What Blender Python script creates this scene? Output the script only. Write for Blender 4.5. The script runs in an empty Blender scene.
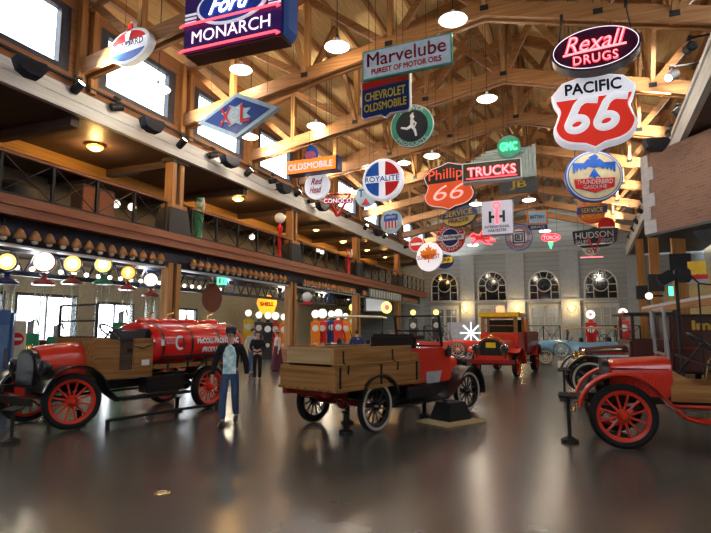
import bpy, bmesh, math, random
from mathutils import Vector, Matrix
random.seed(7)
scene = bpy.context.scene
COL = scene.collection
PI = math.pi
def R(d): return math.radians(d)

# ------------------------------------------------------------------ camera, world, exposure
FPX = 540.0; EYE = 1.72
PITCH = math.atan(62/FPX); YAW = math.atan(222.5/math.hypot(FPX, 62))
cam_data = bpy.data.cameras.new('camera'); cam = bpy.data.objects.new('camera', cam_data); COL.objects.link(cam)
cam_data.sensor_width = 36; cam_data.lens = FPX/711*36; cam_data.clip_start = .05; cam_data.clip_end = 300
cam.location = (0, 0, EYE); cam.rotation_euler = (PI/2+PITCH, 0, YAW)
scene.camera = cam
vs = scene.view_settings
vs.view_transform = 'Standard'; vs.look = 'None'; vs.gamma = 1; vs.use_curve_mapping = False
vs.exposure = 0.35
world = bpy.data.worlds.new('overcast_sky'); scene.world = world; world.use_nodes = True
wn = world.node_tree.nodes; wn['Background'].inputs[0].default_value = (.86, .93, 1, 1); wn['Background'].inputs[1].default_value = 8.0
LAMP_W = 90.0     # each pendant lamp
SOFFIT_W = 110.0    # each warm soffit lamp
SPOT_W = 2000.0     # each track spotlight
AIM_W = 900.0      # spotlights aimed down at the vehicles

# ------------------------------------------------------------------ pixel helpers (layout measured from the photo, turned into world points)
_cp, _sp, _cy, _sy = math.cos(PITCH), math.sin(PITCH), math.cos(YAW), math.sin(YAW)
FW = Vector((-_sy*_cp, _cy*_cp, _sp)); RT = Vector((_cy, _sy, 0)); UP = RT.cross(FW); EYEP = Vector((0, 0, EYE))
def ray(x, y): return FW*FPX + RT*(x-355.5) - UP*(y-266.5)
def onX(x, y, X): d = ray(x, y); return EYEP + d*(X/d.x)
def onY(x, y, Y): d = ray(x, y); return EYEP + d*(Y/d.y)
def onZ(x, y, Z=0): d = ray(x, y); return EYEP + d*((Z-EYE)/d.z)
def onD(x, y, D): return EYEP + ray(x, y)*(D/FPX)      # D = distance along the view axis
def ground(x, Y):
    d = ray(x, 328.5); p = EYEP + d*(Y/d.y); return Vector((p.x, p.y, 0))

# ------------------------------------------------------------------ materials
MATS = {}
def mat(name, col, rough=.5, metal=0, emit=0, var=.12, scale=6, bump=0, coat=0, ecol=None, stretch=None, col2=None):
    if name in MATS: return MATS[name]
    m = bpy.data.materials.new(name); MATS[name] = m; m.use_nodes = True
    nt = m.node_tree; b = nt.nodes['Principled BSDF']
    b.inputs['Roughness'].default_value = rough; b.inputs['Metallic'].default_value = metal
    b.inputs['Coat Weight'].default_value = coat; b.inputs['Specular IOR Level'].default_value = .5 if coat or rough < .3 else .28; b.inputs['Coat Roughness'].default_value = .06
    c1 = (*col, 1)
    if emit:
        b.inputs['Base Color'].default_value = c1
        b.inputs['Emission Color'].default_value = (*(ecol or col), 1); b.inputs['Emission Strength'].default_value = emit
        return m
    tc = nt.nodes.new('ShaderNodeTexCoord'); mp = nt.nodes.new('ShaderNodeMapping'); ns = nt.nodes.new('ShaderNodeTexNoise'); rp = nt.nodes.new('ShaderNodeValToRGB')
    if stretch: mp.inputs['Scale'].default_value = stretch
    ns.inputs['Scale'].default_value = scale; ns.inputs['Detail'].default_value = 5
    rp.color_ramp.elements[0].position = .3; rp.color_ramp.elements[1].position = .7
    rp.color_ramp.elements[0].color = (*(col2 or [c*(1-var) for c in col]), 1)
    rp.color_ramp.elements[1].color = (*[min(1, c*(1+var)) for c in col], 1)
    L = nt.links.new
    L(tc.outputs['Object'], mp.inputs[0]); L(mp.outputs[0], ns.inputs[0]); L(ns.outputs[0], rp.inputs[0]); L(rp.outputs[0], b.inputs['Base Color'])
    if bump:
        bp = nt.nodes.new('ShaderNodeBump'); bp.inputs['Strength'].default_value = bump; bp.inputs['Distance'].default_value = .02
        L(ns.outputs[0], bp.inputs['Height']); L(bp.outputs[0], b.inputs['Normal'])
    return m
def wood(name, a, b_, axis='x', rough=.5, scale=3):
    st = {'x': (.25, 6, 6), 'y': (6, .25, 6), 'z': (6, 6, .25)}[axis]
    return mat(name, a, rough, col2=b_, stretch=st, scale=scale, bump=.15)
def courses(name, c1, c2, mortar, bw, rh, rough=.75, bump=.4, plane='xz', gap=.02):
    """brick / board courses laid on a vertical surface"""
    m = bpy.data.materials.new(name); m.use_nodes = True; nt = m.node_tree; b = nt.nodes['Principled BSDF']; b.inputs['Roughness'].default_value = rough
    tc = nt.nodes.new('ShaderNodeTexCoord'); s = nt.nodes.new('ShaderNodeSeparateXYZ'); c = nt.nodes.new('ShaderNodeCombineXYZ'); br = nt.nodes.new('ShaderNodeTexBrick'); bp = nt.nodes.new('ShaderNodeBump')
    L = nt.links.new
    L(tc.outputs['Object'], s.inputs[0]); L(s.outputs['XYZ'.index(plane[0].upper())], c.inputs[0]); L(s.outputs['XYZ'.index(plane[1].upper())], c.inputs[1]); L(c.outputs[0], br.inputs['Vector'])
    for k, v in (('Color1', c1), ('Color2', c2), ('Mortar', mortar)): br.inputs[k].default_value = (*v, 1)
    for k, v in (('Scale', 1), ('Mortar Size', gap), ('Brick Width', bw), ('Row Height', rh), ('Bias', -.2)): br.inputs[k].default_value = v
    L(br.outputs['Color'], b.inputs['Base Color']); bp.inputs['Strength'].default_value = bump; bp.inputs['Distance'].default_value = .01; bp.invert = True
    L(br.outputs['Fac'], bp.inputs['Height']); L(bp.outputs[0], b.inputs['Normal'])
    return m
def glassy(name, tint=(1, 1, 1), gloss=.08, dark=None):
    m = bpy.data.materials.new(name); m.use_nodes = True; nt = m.node_tree; nt.nodes.remove(nt.nodes['Principled BSDF'])
    t = nt.nodes.new('ShaderNodeBsdfTransparent'); g = nt.nodes.new('ShaderNodeBsdfGlossy'); x = nt.nodes.new('ShaderNodeMixShader')
    t.inputs[0].default_value = (*tint, 1); g.inputs['Roughness'].default_value = .03; x.inputs[0].default_value = gloss
    L = nt.links.new; L(t.outputs[0], x.inputs[1]); L(g.outputs[0], x.inputs[2]); L(x.outputs[0], nt.nodes['Material Output'].inputs[0])
    return m
M = dict(
    neonsoft=mat('soft rose neon', (1, .8, .85), emit=1.1, ecol=(1, .70, .78)),
    red=mat('red enamel', (.66, .028, .010), .3, var=.05, coat=.35), tankred=mat('tank red enamel', (.72, .014, .012), .25, var=.04, coat=.5),
    deepred=mat('deep red enamel', (.28, .012, .014), .3, coat=.4), signred=mat('sign red enamel', (.62, .02, .02), .3, var=.05), maroon=mat('maroon panel', (.055, .012, .010), .3, coat=.4, var=.1),
    wheelred=mat('wheel red paint', (.60, .030, .012), .35, var=.08), black=mat('black enamel', (.008, .008, .009), .34, coat=.12), matblack=mat('matt black metal', (.012, .012, .013), .55),
    rubber=mat('tyre rubber', (.012, .012, .012), .75, bump=.1, scale=30), whiterub=mat('white tyre wall', (.42, .38, .35), .6), chrome=mat('chrome', (.75, .75, .77), .12, 1),
    brass=mat('brass', (.75, .5, .15), .25, 1), steel=mat('grey steel', (.3, .31, .33), .4, .8), cream=mat('cream enamel', (.72, .66, .5), .45), white=mat('white enamel', (.78, .79, .80), .35, var=.04),
    yellow=mat('yellow enamel', (.80, .50, .02), .35), blue=mat('blue enamel', (.02, .06, .35), .3), navy=mat('navy enamel', (.012, .02, .12), .3), skyblue=mat('sky blue enamel', (.20, .46, .68), .25, coat=.6),
    signblue=mat('sign bright blue', (.01, .10, .50), .4), green=mat('green enamel', (.02, .20, .10), .35), ltgreen=mat('ring green', (.06, .32, .22), .4), orange=mat('orange enamel', (.85, .24, .02), .35),
    grey=mat('grey enamel', (.42, .44, .48), .4), dkgrey=mat('dark grey enamel', (.06, .065, .075), .5), tan=mat('tan canvas', (.52, .38, .20), .9), ltblue=mat('pale blue enamel', (.42, .62, .80), .4),
    oak=wood('varnished oak', (.38, .19, .065), (.20, .085, .025), 'x', .35), oakrough=wood('rough sawn pine', (.55, .38, .19), (.38, .24, .10), 'x', .7),
    fir=wood('fir timber along hall', (.33, .16, .056), (.21, .095, .032), 'y'), firx=wood('fir timber across hall', (.31, .145, .052), (.19, .08, .027), 'x'), firz=wood('fir timber upright', (.40, .195, .062), (.26, .115, .034), 'z'),
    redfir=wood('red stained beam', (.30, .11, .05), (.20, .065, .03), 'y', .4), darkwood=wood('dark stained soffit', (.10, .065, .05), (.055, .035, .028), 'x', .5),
    boardwall=wood('brown wall boards', (.30, .135, .055), (.20, .08, .03), 'y', .5), fascia=wood('grey fascia board', (.60, .60, .58), (.50, .50, .48), 'y', .6),
    bluebeam=mat('dark blue lattice steel', (.012, .018, .045), .35), skin=mat('skin', (.55, .32, .22), .5), denim=mat('blue denim', (.06, .10, .20), .9, scale=40), cloth=mat('black cloth', (.012, .012, .014), .85),
    tshirt=mat('white and teal printed shirt', (.88, .94, .95), .8, col2=(.20, .52, .58), scale=12), hair=mat('dark hair', (.02, .013, .01), .6), plaid=mat('light checked shirt', (.52, .50, .48), .8, col2=(.28, .25, .26), scale=40),
    skirt=mat('plum skirt cloth', (.09, .02, .035), .85), blouse=mat('pale pink blouse', (.55, .42, .42), .8), bluecloth=mat('navy blue shirt', (.02, .045, .14), .85), plaster=mat('cream plaster', (.52, .48, .36), .8), greywall=mat('blue grey plaster', (.27, .31, .33), .8),
    amber=mat('amber shade', (.36, .16, .055), .4, var=.35, scale=3), leather=mat('black leather', (.015, .013, .012), .4), paper=mat('paper card', (.8, .8, .78), .6), gold=mat('gold leaf', (.80, .50, .08), .35),
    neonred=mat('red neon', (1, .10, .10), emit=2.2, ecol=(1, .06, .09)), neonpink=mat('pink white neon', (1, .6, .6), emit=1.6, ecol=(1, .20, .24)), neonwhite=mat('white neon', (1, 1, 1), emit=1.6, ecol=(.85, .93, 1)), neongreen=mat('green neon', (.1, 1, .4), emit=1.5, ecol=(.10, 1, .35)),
    lampwhite=mat('lit milk glass', (1, .97, .9), emit=7, ecol=(1, .93, .80)), lampwarm=mat('lit amber glass', (1, .7, .3), emit=3.2, ecol=(1, .50, .10)), globe=mat('lit white globe', (1, .97, .9), emit=1.25, ecol=(1, .93, .78)),
    globey=mat('lit yellow globe', (1, .8, .3), emit=1.5, ecol=(1, .66, .16)), globeo=mat('lit orange globe', (1, .5, .1), emit=1.8, ecol=(1, .36, .05)), bulb=mat('lit bulb', (1, .95, .85), emit=3, ecol=(1, .90, .70)), exitgreen=mat('lit green panel', (.1, .9, .5), emit=1.6, ecol=(.1, .9, .5)),
    lit66=mat('backlit red plastic', (.72, .03, .02), .25, emit=.28, ecol=(.8, .04, .02)), litwhite=mat('backlit white plastic', (.85, .85, .9), .3, emit=.30, ecol=(.85, .87, 1)), litorange=mat('backlit orange plastic', (.9, .3, .04), .3, emit=.55, ecol=(1, .26, .02)),
    spotface=mat('spot lens', (1, .97, .9), emit=6, ecol=(1, .95, .85)), glass=glassy('clear glass'), darkglass=mat('dark window glass', (.012, .016, .018), .06, var=.3), paleglass=mat('curtained pane', (.40, .47, .48), .15, var=.15),
    tank=glassy('pump cylinder glass', (.95, .97, .95), .12), signcream=mat('sign cream', (.74, .66, .42), .35), signyellow=mat('sign yellow', (.85, .62, .03), .35), bootblack=mat('black column boot', (.022, .023, .027), .5), oaky=wood('varnished oak crosswise', (.40, .20, .07), (.25, .11, .035), 'y', .35), oakroughy=wood('rough pine crosswise', (.52, .35, .17), (.40, .25, .11), 'y', .7), mirror=mat('dim car glass', (.03, .035, .04), .05))

# ------------------------------------------------------------------ mesh builder
class MB:
    def __init__(s): s.bm = bmesh.new()
    def box(s, c, d, rz=0, ry=0, rx=0, bev=0):
        b = bmesh.new(); bmesh.ops.create_cube(b, size=1)
        bmesh.ops.scale(b, vec=d, verts=b.verts)
        if bev: bmesh.ops.bevel(b, geom=list(b.edges), offset=bev, segments=2, affect='EDGES')
        mt = Matrix.Translation(c) @ Matrix.Rotation(rz, 4, 'Z') @ Matrix.Rotation(ry, 4, 'Y') @ Matrix.Rotation(rx, 4, 'X')
        bmesh.ops.transform(b, matrix=mt, verts=b.verts); s.add(b); return s
    def add(s, b):
        me = bpy.data.meshes.new('tmp'); b.to_mesh(me); b.free(); s.bm.from_mesh(me); bpy.data.meshes.remove(me)
    def beam(s, p, q, w, h):
        """square timber from p to q; w across (horizontal), h deep"""
        p, q = Vector(p), Vector(q); d = q-p; L = d.length; x = d/L
        up = Vector((0, 0, 1)) if abs(x.z) < .99 else Vector((0, 1, 0))
        y = up.cross(x).normalized(); z = x.cross(y)
        b = bmesh.new(); bmesh.ops.create_cube(b, size=1); bmesh.ops.scale(b, vec=(L, w, h), verts=b.verts)
        mt = Matrix((x, y, z)).transposed().to_4x4(); mt.translation = (p+q)/2
        bmesh.ops.transform(b, matrix=mt, verts=b.verts); s.add(b); return s
    def loft(s, rings, cap=True, close=True):
        bm = s.bm; vr = [[bm.verts.new(p) for p in r] for r in rings]; n = len(vr[0])
        for a, b in zip(vr, vr[1:]):
            for i in range(n if close else n-1):
                j = (i+1) % n
                try: bm.faces.new((a[i], a[j], b[j], b[i]))
                except ValueError: pass
        if cap and close:
            for r in (vr[0][::-1], vr[-1]):
                try: bm.faces.new(r)
                except ValueError: pass
        return s
    def tube(s, pts, r, n=8, rad=None):
        pts = [Vector(p) for p in pts]; rings = []; prev = None
        for i, p in enumerate(pts):
            t = (pts[min(i+1, len(pts)-1)]-pts[max(i-1, 0)]).normalized()
            if prev is None: u = (Vector((0, 0, 1)) if abs(t.z) < .9 else Vector((1, 0, 0))).cross(t).normalized()
            else: u = (prev-t*prev.dot(t)).normalized()
            prev = u; v = t.cross(u); rr = rad[i] if rad else r
            rings.append([p+(u*math.cos(a)+v*math.sin(a))*rr for a in (2*PI*k/n for k in range(n))])
        return s.loft(rings)
    def cyl(s, p, q, r, r2=None, n=16): return s.tube([p, q], r, n, [r, r if r2 is None else r2])
    def lathe(s, prof, c=(0, 0, 0), n=20, axis='z', cap=True):
        rings = []
        for r, h in prof:
            r = max(r, 1e-4); ring = []
            for k in range(n):
                a = 2*PI*k/n; x, y = r*math.cos(a), r*math.sin(a)
                ring.append(Vector(c)+Vector({'z': (x, y, h), 'y': (x, h, y), 'x': (h, x, y)}[axis]))
            rings.append(ring)
        return s.loft(rings, cap)
    def ring(s, c, r0, r1, d, axis='y', n=32):
        """flat annulus of depth d"""
        h = d/2; return s.lathe([(r0, -h), (r1, -h), (r1, h), (r0, h), (r0, -h)], c, n, axis, False)
    def sphere(s, c, r, sc=(1, 1, 1), n=14):
        b = bmesh.new(); bmesh.ops.create_uvsphere(b, u_segments=n, v_segments=max(6, n*2//3), radius=r)
        bmesh.ops.scale(b, vec=sc, verts=b.verts); bmesh.ops.translate(b, vec=c, verts=b.verts); s.add(b); return s
    def prism(s, pts, d, y=0, c=(0, 0)):
        """outline in the xz plane, front at y-d/2"""
        s.loft([[Vector((p[0]+c[0], y-d/2, p[1]+c[1])) for p in pts], [Vector((p[0]+c[0], y+d/2, p[1]+c[1])) for p in pts]]); return s
    def prismY(s, pts, y0, y1): return s.loft([[Vector((x, y0, z)) for x, z in pts], [Vector((x, y1, z)) for x, z in pts]])
    def strip(s, path, y0, y1, th=.02, crown=0):
        """sheet bent along an xz path, y0..y1 wide"""
        P = [Vector((x, 0, z)) for x, z in path]; rings = []
        for i, p in enumerate(P):
            t = (P[min(i+1, len(P)-1)]-P[max(i-1, 0)]).normalized(); nrm = Vector((-t.z, 0, t.x))
            a = p+nrm*th/2; b = p-nrm*th/2; ym = (y0+y1)/2; k = nrm*crown
            rings.append([Vector((a.x, y0, a.z)), Vector((a.x, ym, a.z))+k, Vector((a.x, y1, a.z)), Vector((b.x, y1, b.z)), Vector((b.x, ym, b.z))+k, Vector((b.x, y0, b.z))])
        return s.loft(rings)
    def xform(s, mt): bmesh.ops.transform(s.bm, matrix=mt, verts=s.bm.verts); return s
    def move(s, v): return s.xform(Matrix.Translation(v))
    def mesh(s, name, m, sharp=38):
        bmesh.ops.recalc_face_normals(s.bm, faces=s.bm.faces)
        me = bpy.data.meshes.new(name); s.bm.to_mesh(me); s.bm.free()
        me.polygons.foreach_set('use_smooth', [True]*len(me.polygons)); me.set_sharp_from_angle(angle=R(sharp))
        if m: me.materials.append(m)
        return me
def link(name, me, parent=None, loc=None, rot=None):
    o = bpy.data.objects.new(name, me); COL.objects.link(o)
    if parent: o.parent = parent
    if loc is not None: o.location = loc
    if rot is not None: o.rotation_euler = rot
    return o
def part(name, mb, m, parent, loc=None, rot=None, label=None):
    o = link(name, mb.mesh(name, m), parent, loc, rot)
    if label: o['label'] = label
    return o
def thing(name, label, cat, loc=(0, 0, 0), rz=0, group=None):
    o = link(name, None, None, loc, (0, 0, rz)); o.empty_display_size = .2
    o['label'] = label; o['category'] = cat
    if group: o['group'] = group
    return o
def solo(name, mb, m, label, cat, loc=(0, 0, 0), rz=0, group=None):
    o = part(name, mb, m, None, loc, (0, 0, rz)); o['label'] = label; o['category'] = cat
    if group: o['group'] = group
    return o
def struct(name, mb=None, m=None, parent=None, loc=None, rot=None):
    o = part(name, mb, m, parent, loc, rot) if mb else link(name, None, parent, loc, rot)
    if not parent: o['kind'] = 'structure'
    return o
def copy_tree(o, parent=None):
    c = o.copy(); COL.objects.link(c)
    if parent: c.parent = parent; c.matrix_parent_inverse = o.matrix_parent_inverse
    for ch in list(KIDS.get(o.name, [])): copy_tree(ch, c)
    return c
KIDS = {}
def dup(o, loc, rz=0, label=None, group=None):
    bpy.context.view_layer.update()
    KIDS.clear()
    for q in COL.objects:
        if q.parent: KIDS.setdefault(q.parent.name, []).append(q)
    c = copy_tree(o); c.location = loc; c.rotation_euler = (0, 0, rz)
    if label: c['label'] = label
    if group: c['group'] = group
    return c
def lamp(kind, loc, power, col=(1, .85, .65), size=.15, parent=None, rot=None, spot=None):
    d = bpy.data.lights.new(kind.lower()+'_light', kind); d.energy = power; d.color = col
    if kind == 'AREA': d.shape = 'DISK'; d.size = size
    else: d.shadow_soft_size = size
    if spot: d.spot_size = spot; d.spot_blend = .6
    o = bpy.data.objects.new(kind.lower()+'_light', d); COL.objects.link(o); o.location = loc
    if rot: o.rotation_euler = rot
    if parent: o.parent = parent
    return o
# ------------------------------------------------------------------ text
def text_mesh(s, w, h=None, shear=0, bold=.012, spacing=1.0):
    cu = bpy.data.curves.new('txt', 'FONT'); cu.body = s; cu.shear = shear; cu.offset = min(bold, 0); cu.space_character = spacing; cu.resolution_u = 3; cu.align_x = 'LEFT'
    ob = bpy.data.objects.new('txt', cu); COL.objects.link(ob); dg = bpy.context.evaluated_depsgraph_get(); dg.update()
    me = bpy.data.meshes.new_from_object(ob.evaluated_get(dg))
    if bold > 0:   # heavier strokes: the outline laid down a few times with a small shift
        bm = bmesh.new()
        for dx, dy in ((-1, 0), (1, 0), (0, -1), (0, 1), (0, 0)):
            n0 = len(bm.verts); bm.from_mesh(me); bm.verts.ensure_lookup_table()
            for v in bm.verts[n0:]: v.co += Vector((dx*bold*1.5, dy*bold*1.5, 0))
        bm.to_mesh(me); bm.free()
    COL.objects.unlink(ob); bpy.data.objects.remove(ob); bpy.data.curves.remove(cu)
    vs_ = [v.co for v in me.vertices]; x0, x1 = min(v.x for v in vs_), max(v.x for v in vs_); y0, y1 = min(v.y for v in vs_), max(v.y for v in vs_)
    k = w/(x1-x0); kh = k if h is None else h/(y1-y0)
    for v in me.vertices: v.co = Vector(((v.co.x-(x0+x1)/2)*k, (v.co.y-(y0+y1)/2)*kh, 0))
    return me
def text(parent, s, m, w, h=None, at=(0, 0), y=0, shear=0, bold=.012, arc=None, rot=0, fn=None, name='lettering', spacing=1.0, th=.006):
    """lettering on a sign face (xz plane, facing -y). arc=+r bends over the top of a circle, arc=-r along the bottom"""
    me = text_mesh(s, w, h, shear, bold, spacing); bm = bmesh.new(); bm.from_mesh(me); bpy.data.meshes.remove(me)
    if arc: bmesh.ops.subdivide_edges(bm, edges=[e for e in bm.edges if e.calc_length() > abs(arc)*.25], cuts=2)
    c, sn = math.cos(rot), math.sin(rot)
    for v in bm.verts:
        u, z = v.co.x, v.co.y
        if arc:
            r = abs(arc); a = u/r
            u, z = ((r+z)*math.sin(a), (r+z)*math.cos(a)) if arc > 0 else ((r-z)*math.sin(a), -(r-z)*math.cos(a))
        u, z = u*c-z*sn, u*sn+z*c
        v.co = fn(u+at[0], z+at[1]) if fn else Vector((u+at[0], y-.004, z+at[1]))
    ex = bmesh.ops.extrude_face_region(bm, geom=list(bm.faces)); dv = None
    if not fn:
        for g in ex['geom']:
            if isinstance(g, bmesh.types.BMVert): g.co.y -= th
    me = bpy.data.meshes.new(name)
    if fn: 
        bmesh.ops.delete(bm, geom=[g for g in ex['geom'] if isinstance(g, bmesh.types.BMFace)], context='FACES')
    bmesh.ops.recalc_face_normals(bm, faces=bm.faces); bm.to_mesh(me); bm.free(); me.materials.append(m)
    return link(name, me, parent)

# ------------------------------------------------------------------ the hall
AX = -12.9                       # plane of the left facade
RIDGE_X = -2.1
TR_Y = [6.5-4.3, 6.5, 10.8, 15.1, 19.45, 23.75, 28.1, 32.4, 36.75, 41.1, 45.4]
BACK = 49.6; FRONT = -7.0; LBACK = -21.0; RBACK = 9.5
def fl(): # polished concrete
    m = bpy.data.materials.new('polished concrete'); m.use_nodes = True; nt = m.node_tree; b = nt.nodes['Principled BSDF']; L = nt.links.new
    tc = nt.nodes.new('ShaderNodeTexCoord')
    n1 = nt.nodes.new('ShaderNodeTexNoise'); n1.inputs['Scale'].default_value = .7; n1.inputs['Detail'].default_value = 7
    n2 = nt.nodes.new('ShaderNodeTexNoise'); n2.inputs['Scale'].default_value = .5; n2.inputs['Detail'].default_value = 2
    r1 = nt.nodes.new('ShaderNodeValToRGB'); r1.color_ramp.elements[0].color = (.054, .053, .046, 1); r1.color_ramp.elements[1].color = (.095, .091, .079, 1); r1.color_ramp.elements[0].position = .3; r1.color_ramp.elements[1].position = .7
    r2 = nt.nodes.new('ShaderNodeMapRange'); r2.inputs[3].default_value = .21; r2.inputs[4].default_value = .27
    for n in (n1, n2): L(tc.outputs['Object'], n.inputs[0])
    L(n1.outputs[0], r1.inputs[0]); L(r1.outputs[0], b.inputs['Base Color']); L(n2.outputs[0], r2.inputs[0]); L(r2.outputs[0], b.inputs['Roughness'])
    b.inputs['IOR'].default_value = 1.55
    return m
struct('floor', MB().box(((LBACK+RBACK)/2, (FRONT+BACK)/2, -.1), (RBACK-LBACK, BACK-FRONT, .2)), fl())
def wall_panel(name, X, ys, zs, holes, m, th=.25):
    """wall in a plane x = X with rectangular openings (y0, y1, z0, z1)"""
    Y = sorted({*ys, *[h[0] for h in holes], *[h[1] for h in holes]}); Z = sorted({*zs, *[h[2] for h in holes], *[h[3] for h in holes]}); mb = MB()
    for z0, z1 in zip(Z, Z[1:]):
        run = None
        for y0, y1 in zip(Y, Y[1:]):
            cy_, cz = (y0+y1)/2, (z0+z1)/2
            if any(h[0] < cy_ < h[1] and h[2] < cz < h[3] for h in holes):
                if run: mb.box((X, (run[0]+run[1])/2, cz), (th, run[1]-run[0], z1-z0)); run = None
            else: run = (run[0] if run else y0, y1)
        if run: mb.box((X, (run[0]+run[1])/2, cz), (th, run[1]-run[0], z1-z0))
    return struct(name, mb, m)
# clerestory wall above the left fascia, with the daylight windows
SILL, HEAD = 8.86, 10.77
cl = [(a+.52, b-.52, SILL, HEAD) for a, b in zip(TR_Y, TR_Y[1:])] + [(TR_Y[-1]+.72, BACK-.6, SILL, HEAD)]
wall_panel('wall_left', AX-.125, (FRONT, BACK), (8.4, 11.3), cl, M['boardwall'])
frame_m = mat('dark window frame', (.05, .055, .07), .4)
def daylight_window(n, X, y0, y1, z0, z1, bars=0, inward=1, fw=.13):
    w = struct(f'window_{n}', None, loc=(X, (y0+y1)/2, z0))
    f = MB(); W = y1-y0; H = z1-z0
    for y in (-W/2+fw/2, W/2-fw/2): f.box((0, y, H/2), (.2, fw, H))
    for z in (min(fw, .16)/2, H-min(fw, .16)/2): f.box((0, 0, z), (.2, W-2*fw, min(fw, .16)))
    for k in range(bars): f.box((0, -W/2+W*(k+1)/(bars+1), H/2), (.08, .06, H-2*fw))
    part('window_frame', f, frame_m, w); part('pane', MB().box((-.04, 0, H/2), (.012, W-2*fw, H-2*fw)), M['glass'], w)
    pd = bpy.data.lights.new('window_portal', 'AREA'); pd.shape = 'RECTANGLE'; pd.size = H; pd.size_y = W; pd.cycles.is_portal = True
    po = bpy.data.objects.new('window_portal', pd); COL.objects.link(po); po.location = (X-.3*inward, (y0+y1)/2, (z0+z1)/2); po.rotation_euler = (0, -PI/2*inward, 0)
    return w
for i, (a, b, c, d) in enumerate(cl): daylight_window(i+1, AX-.125, a, b, c, d, fw=.30)
# fascia, soffit, mezzanine floor, beams on the left side
struct('trim_1', MB().box((AX+.02, (FRONT+BACK)/2, 8.0), (.16, BACK-FRONT, .52)).box((AX-.03, (FRONT+BACK)/2, 8.34), (.22, BACK-FRONT, .16)).box((AX+.05, (FRONT+BACK)/2, 8.1), (.14, BACK-FRONT, .07)), M['fascia'])
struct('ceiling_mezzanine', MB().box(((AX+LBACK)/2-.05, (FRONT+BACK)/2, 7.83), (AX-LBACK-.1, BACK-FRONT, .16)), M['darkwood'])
for k, y in enumerate([6.5, 10.8, 15.1, 19.45, 23.75, 28.1, 32.4, 36.75, 41.1, 45.4]):
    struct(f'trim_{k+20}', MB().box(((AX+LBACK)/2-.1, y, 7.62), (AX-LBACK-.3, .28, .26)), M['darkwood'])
struct('trim_2', MB().box((AX-3.6, (FRONT+BACK)/2, 7.55), (.2, BACK-FRONT, .40)), wood('ochre beam', (.42, .24, .06), (.3, .16, .04), 'y'))
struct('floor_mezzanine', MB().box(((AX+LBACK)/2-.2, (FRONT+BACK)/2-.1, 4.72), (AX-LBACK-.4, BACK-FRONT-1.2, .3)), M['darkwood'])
struct('trim_3', MB().box((AX, (FRONT+48.6)/2, 4.87), (.34, 48.6-FRONT, .24)).box((AX-.03, (FRONT+48.6)/2, 4.63), (.28, 48.6-FRONT, .24)), M['redfir'])
lw = [(7.0, 10.8, .7, 3.2), (11.2, 14.6, .7, 3.2), (15.0, 18.0, .7, 3.2), (19.0, 21.4, 0.7, 3.0), (24.6, 26.4, .7, 2.9)]
wall_panel('wall_outer_left', LBACK-.12, (FRONT, BACK), (0, 4.57), [h for h in lw], M['plaster'])
for i, (a, b, c, d) in enumerate(lw): daylight_window(40+i, LBACK-.12, a, b, c, d, 1)
struct('wall_mezzanine_back', MB().box((LBACK+1.4, (FRONT+BACK)/2, 6.3), (.2, BACK-FRONT, 2.86)), mat('mezzanine wall', (.22, .20, .16), .8))
struct('wall_outer_left_upper', MB().box((LBACK-.12, (FRONT+BACK)/2, 6.3), (.2, BACK-FRONT, 3.3)), M['plaster'])
# timber columns of the left side: pair of posts on both floors, black boot at the railing
for k, y in enumerate([6.5, 15.1, 23.75, 32.4, 41.1]):
    c = struct('column', None, loc=(AX-.32, y, 0))
    for s in (-1, 1): part('post', MB().box((0, s*.2, 2.0), (.34, .22, 4.0)), M['firz'], c); part('post', MB().box((0, s*.2, 6.9), (.34, .2, 1.7)), M['firz'], c)
    part('spacer', MB().box((0, 0, 2.0), (.16, .2, 4.0)).box((0, 0, 6.85), (.14, .2, 1.6)), M['darkwood'], c)
    part('capital', MB().box((0, 0, 7.68), (.5, .85, .12)), M['darkwood'], c)
    part('collar', MB().box((.02, 0, 6.02), (.5, .8, .14)), M['firz'], c)
    bt = [[Vector((x*hx, y_*hy, z)) for x, y_ in ((-1, -1), (1, -1), (1, 1), (-1, 1))] for z, hx, hy in ((4.99, .34, .58), (5.15, .34, .58), (5.95, .27, .44))]
    part('boot', MB().loft(bt), M['bootblack'], c)
    part('plinth', MB().box((0, 0, .3), (.75, 1.1, .6)).box((0, 0, .66), (.62, .95, .12)), M['redfir'], c)
# railing bays
rails = [(-2, 5.9), (7.1, 14.5), (15.7, 23.15), (24.35, 31.8), (33.0, 40.5), (41.7, 48.3)]
ordn = ['balcony railing nearest the camera', 'balcony railing above the row of tall pumps', 'balcony railing past the first black column boot', 'balcony railing past the second black column boot', 'balcony railing past the third black column boot', 'balcony railing at the far end, by the grey back wall']
for (a, b), lab in zip(rails[1:], ordn[1:]):
    r = thing('balcony_railing', 'dark metal '+lab, 'railing', (AX-.05, a, 4.99), 0, 'balcony railings along the mezzanine')
    W = b-a; n = 5
    part('handrail', MB().box((0, W/2, 1.1), (.13, W, .07), bev=.012), M['redfir'], r); part('bottom_rail', MB().box((0, W/2, .08), (.05, W, .05)), M['matblack'], r)
    for k in range(n+1): part('post', MB().box((0, .08+(W-.16)*k/n, .54), (.07, .08, 1.06)), M['matblack'], r)
    for k in range(n):
        y0, y1 = .14+(W-.16)*k/n, .02+(W-.16)*(k+1)/n
        part('cross_brace', MB().beam((0, y0, .12), (0, y1, 1.05), .022, .022).beam((0, y0, 1.05), (0, y1, .12), .022, .022), M['matblack'], r)
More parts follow.
